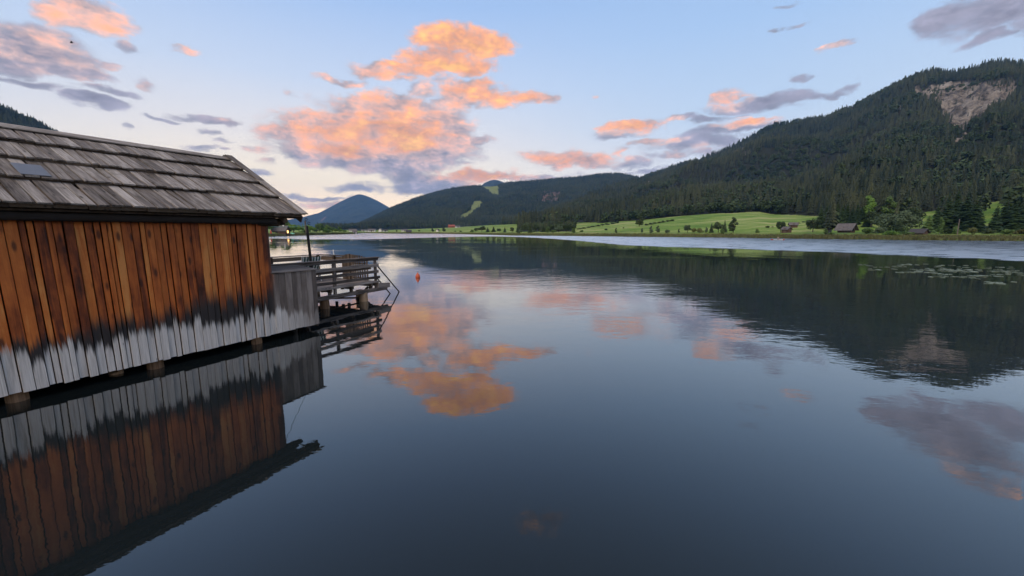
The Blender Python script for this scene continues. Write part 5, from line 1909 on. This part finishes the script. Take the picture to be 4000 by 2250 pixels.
# closed red parasol and green cover
M['red_cloth'] = flat('red_cloth', (.55, .025, .035), .8)
M['green_cover'] = flat('pale_green_cover', (.24, .62, .38), .6)
p = at_shore(1058, 5)
um = empty('parasol', tuple(p))
tag(um, 'closed red parasol left of the lakeside cabin', 'parasol')
MB().tube([(0, 0, -.3), (0, 0, 2.7)], .04, 6).build('pole', M['grey_wood'], um)
MB().lathe([(.05, .5), (.36, .62), (.32, 1.2), (.26, 1.8), (.12, 2.4), (.02, 2.6)], 9).build('canopy', M['red_cloth'], um)
p = at_shore(1138, 3)
bt = empty('covered_boat', tuple(p), facing(p, .1))
tag(bt, 'boat under a pale green cover right of the cabin', 'boat')
m = MB()
for i in range(7):
    x = -1.7 + 3.4 * i / 6
    w = .75 * (1 - abs(x / 1.75) ** 2.5) + .08
    hz = .75 + .65 * max(0, 1 - abs(x - .2) / 1.3)
    m.v += [(x, -w, .35), (x, -w * .9, .6), (x, 0, hz), (x, w * .9, .6), (x, w, .35)]
for i in range(6):
    for j in range(4):
        m.f.append((i * 5 + j, i * 5 + j + 1, i * 5 + j + 6, i * 5 + j + 5))
m.build('cover', M['green_cover'], bt)
m = MB()
for i in range(7):
    x = -1.8 + 3.6 * i / 6
    w = .72 * (1 - abs(x / 1.85) ** 2.5) + .05
    m.v += [(x, -w, .42), (x, -w * .55, 0.0), (x, w * .55, 0.0), (x, w, .42)]
for i in range(6):
    for j in range(3):
        m.f.append((i * 4 + j, i * 4 + j + 1, i * 4 + j + 5, i * 4 + j + 4))
m.build('hull', M['barn_wood'], bt)
# pale post on the right
p = at_shore(3741, 12)
po = empty('pale_post', tuple(p))
tag(po, 'pale upright post in front of the big spruces', 'post')
hp = height_for(p, 3741, 858)
MB().tube([(0, 0, -.4), (.0, 0, hp)], [.13, .11], 8).build('shaft', M['grey_wood'], po)
MB().lathe([(.15, 0), (.16, .06), (0, .14)], 8, (.0, 0, hp)).build('cap', M['grey_wood'], po)

# village and farms at the far end
VIL = [(1378, 899, 26, 1, 'long white lakeside house at the tip of the wooded point', 'roof_grey', 40, .1), (1386, 905, 14, 1, 'low white boathouse below the long white house', 'roof_grey', 6, 0), (1436, 899, 18, 1, 'left pale house of the far village', 'roof_grey', 60, .2),
       (1453, 894, 26, 2, 'larger white house in the far village', 'roof_grey', 40, -.2), (1487, 892, 18, 2, 'tall white house with grey roof at the right of the village', 'roof_grey', 40, 1.3), (1505, 900, 16, 1, 'small dark gabled house right of the tall white house', 'roof_dark', 60, .3), (1420, 901, 16, 1, 'faint grey house at the left end of the village', 'roof_grey', 120, .0),
       (1580, 897, 22, 1, 'grey roofed farmhouse on the far meadow', 'roof_grey', 80, .1), (1596, 905, 20, 0, 'low hut on the far bank left of the white house', 'roof_dark', 10, 0), (1710, 897, 14, 1, 'small white house between two dark trees', 'roof_dark', 50, 1.2)]
for (x, yt, wp_, st, lb, rf, back, turn) in VIL:
    p = at_shore(x, back)
    k = math.hypot(p.x, p.y) * math.cos(az_of(x)) / F_PX
    Lm = wp_ * k
    ht = max(height_for(p, x, yt), 3.0)
    hw = ht * (.58 if st else .45)
    wl_ = [('f', .2 + .2 * i, .6 + 2.8 * j, 1.0, 1.3, False) for i in range(4) for j in range(max(1, st)) if .6 + 2.8 * j + 1.3 < hw - .2]
    building('village_house' if st else 'shore_hut', p, facing(p, turn), Lm, Lm * .62, hw, ht, M['plaster'] if st else M['barn_wood'], M[rf], lb, 'house' if st else 'hut', wl_, over=.6)
for (x, y, wp_, ht, lb, rf, cat) in ((1764, 889, 24, 6.5, 'red roofed farmhouse high on the far meadow', 'roof_red', 'house'), (1788, 889, 16, 4.0, 'pale shed right of the red roofed farmhouse', 'roof_grey', 'shed')):
    p = place_row(x, y, 480, 1100)
    k = math.hypot(p.x, p.y) * math.cos(az_of(x)) / F_PX
    building('farmhouse', p, facing(p, .3), wp_ * k, wp_ * k * .6, ht * .5, ht, M['roof_red'] if rf == 'roof_red' else M['plaster'], M[rf], lb, cat, [('f', .3, .8, 1.2, 1.0, False), ('f', .7, .8, 1.2, 1.0, False)], over=.6)

# bird over the boathouse
d_ = ray(280, 167)
pb = np.array([0, 0, EYE]) + d_ / np.linalg.norm(d_) * 55
bird = empty('bird', tuple(pb), .6)
tag(bird, 'small dark bird flying in front of the upper left cloud', 'bird')
M['bird'] = flat('dark_feathers', (.03, .028, .028), .8)
MB().lathe([(0, -.14), (.03, -.10), (.045, 0), (.03, .09), (0, .13)], 8).build('body', M['bird'], bird).rotation_euler = (0, math.radians(80), 0)
for sg in (-1, 1):
    MB().add([(.05, 0, .02), (-.06, 0, .02), (-.03, sg * .14, .09), (.05, sg * .15, .10), (-.02, sg * .27, .05)], [(0, 1, 2, 3), (3, 2, 4)]).build('wing', M['bird'], bird)

# ==================================================================== haze
hz = MB().box((-7900, -7900, -12), (7900, 7900, 900)).build('haze', None)
mh = bpy.data.materials.new('haze')
mh.use_nodes = True
for n in list(mh.node_tree.nodes):
    if n.type != 'OUTPUT_MATERIAL':
        mh.node_tree.nodes.remove(n)
pv = mh.node_tree.nodes.new('ShaderNodeVolumePrincipled')
pv.inputs['Color'].default_value = (.23, .51, 1.0, 1)
pv.inputs['Density'].default_value = 7.2e-5
pv.inputs['Anisotropy'].default_value = 0.0
mh.node_tree.links.new(pv.outputs[0], [n for n in mh.node_tree.nodes if n.type == 'OUTPUT_MATERIAL'][0].inputs['Volume'])
hz.data.materials.append(mh)
tag(hz, 'thin blue evening haze over the lake valley', kind='stuff')
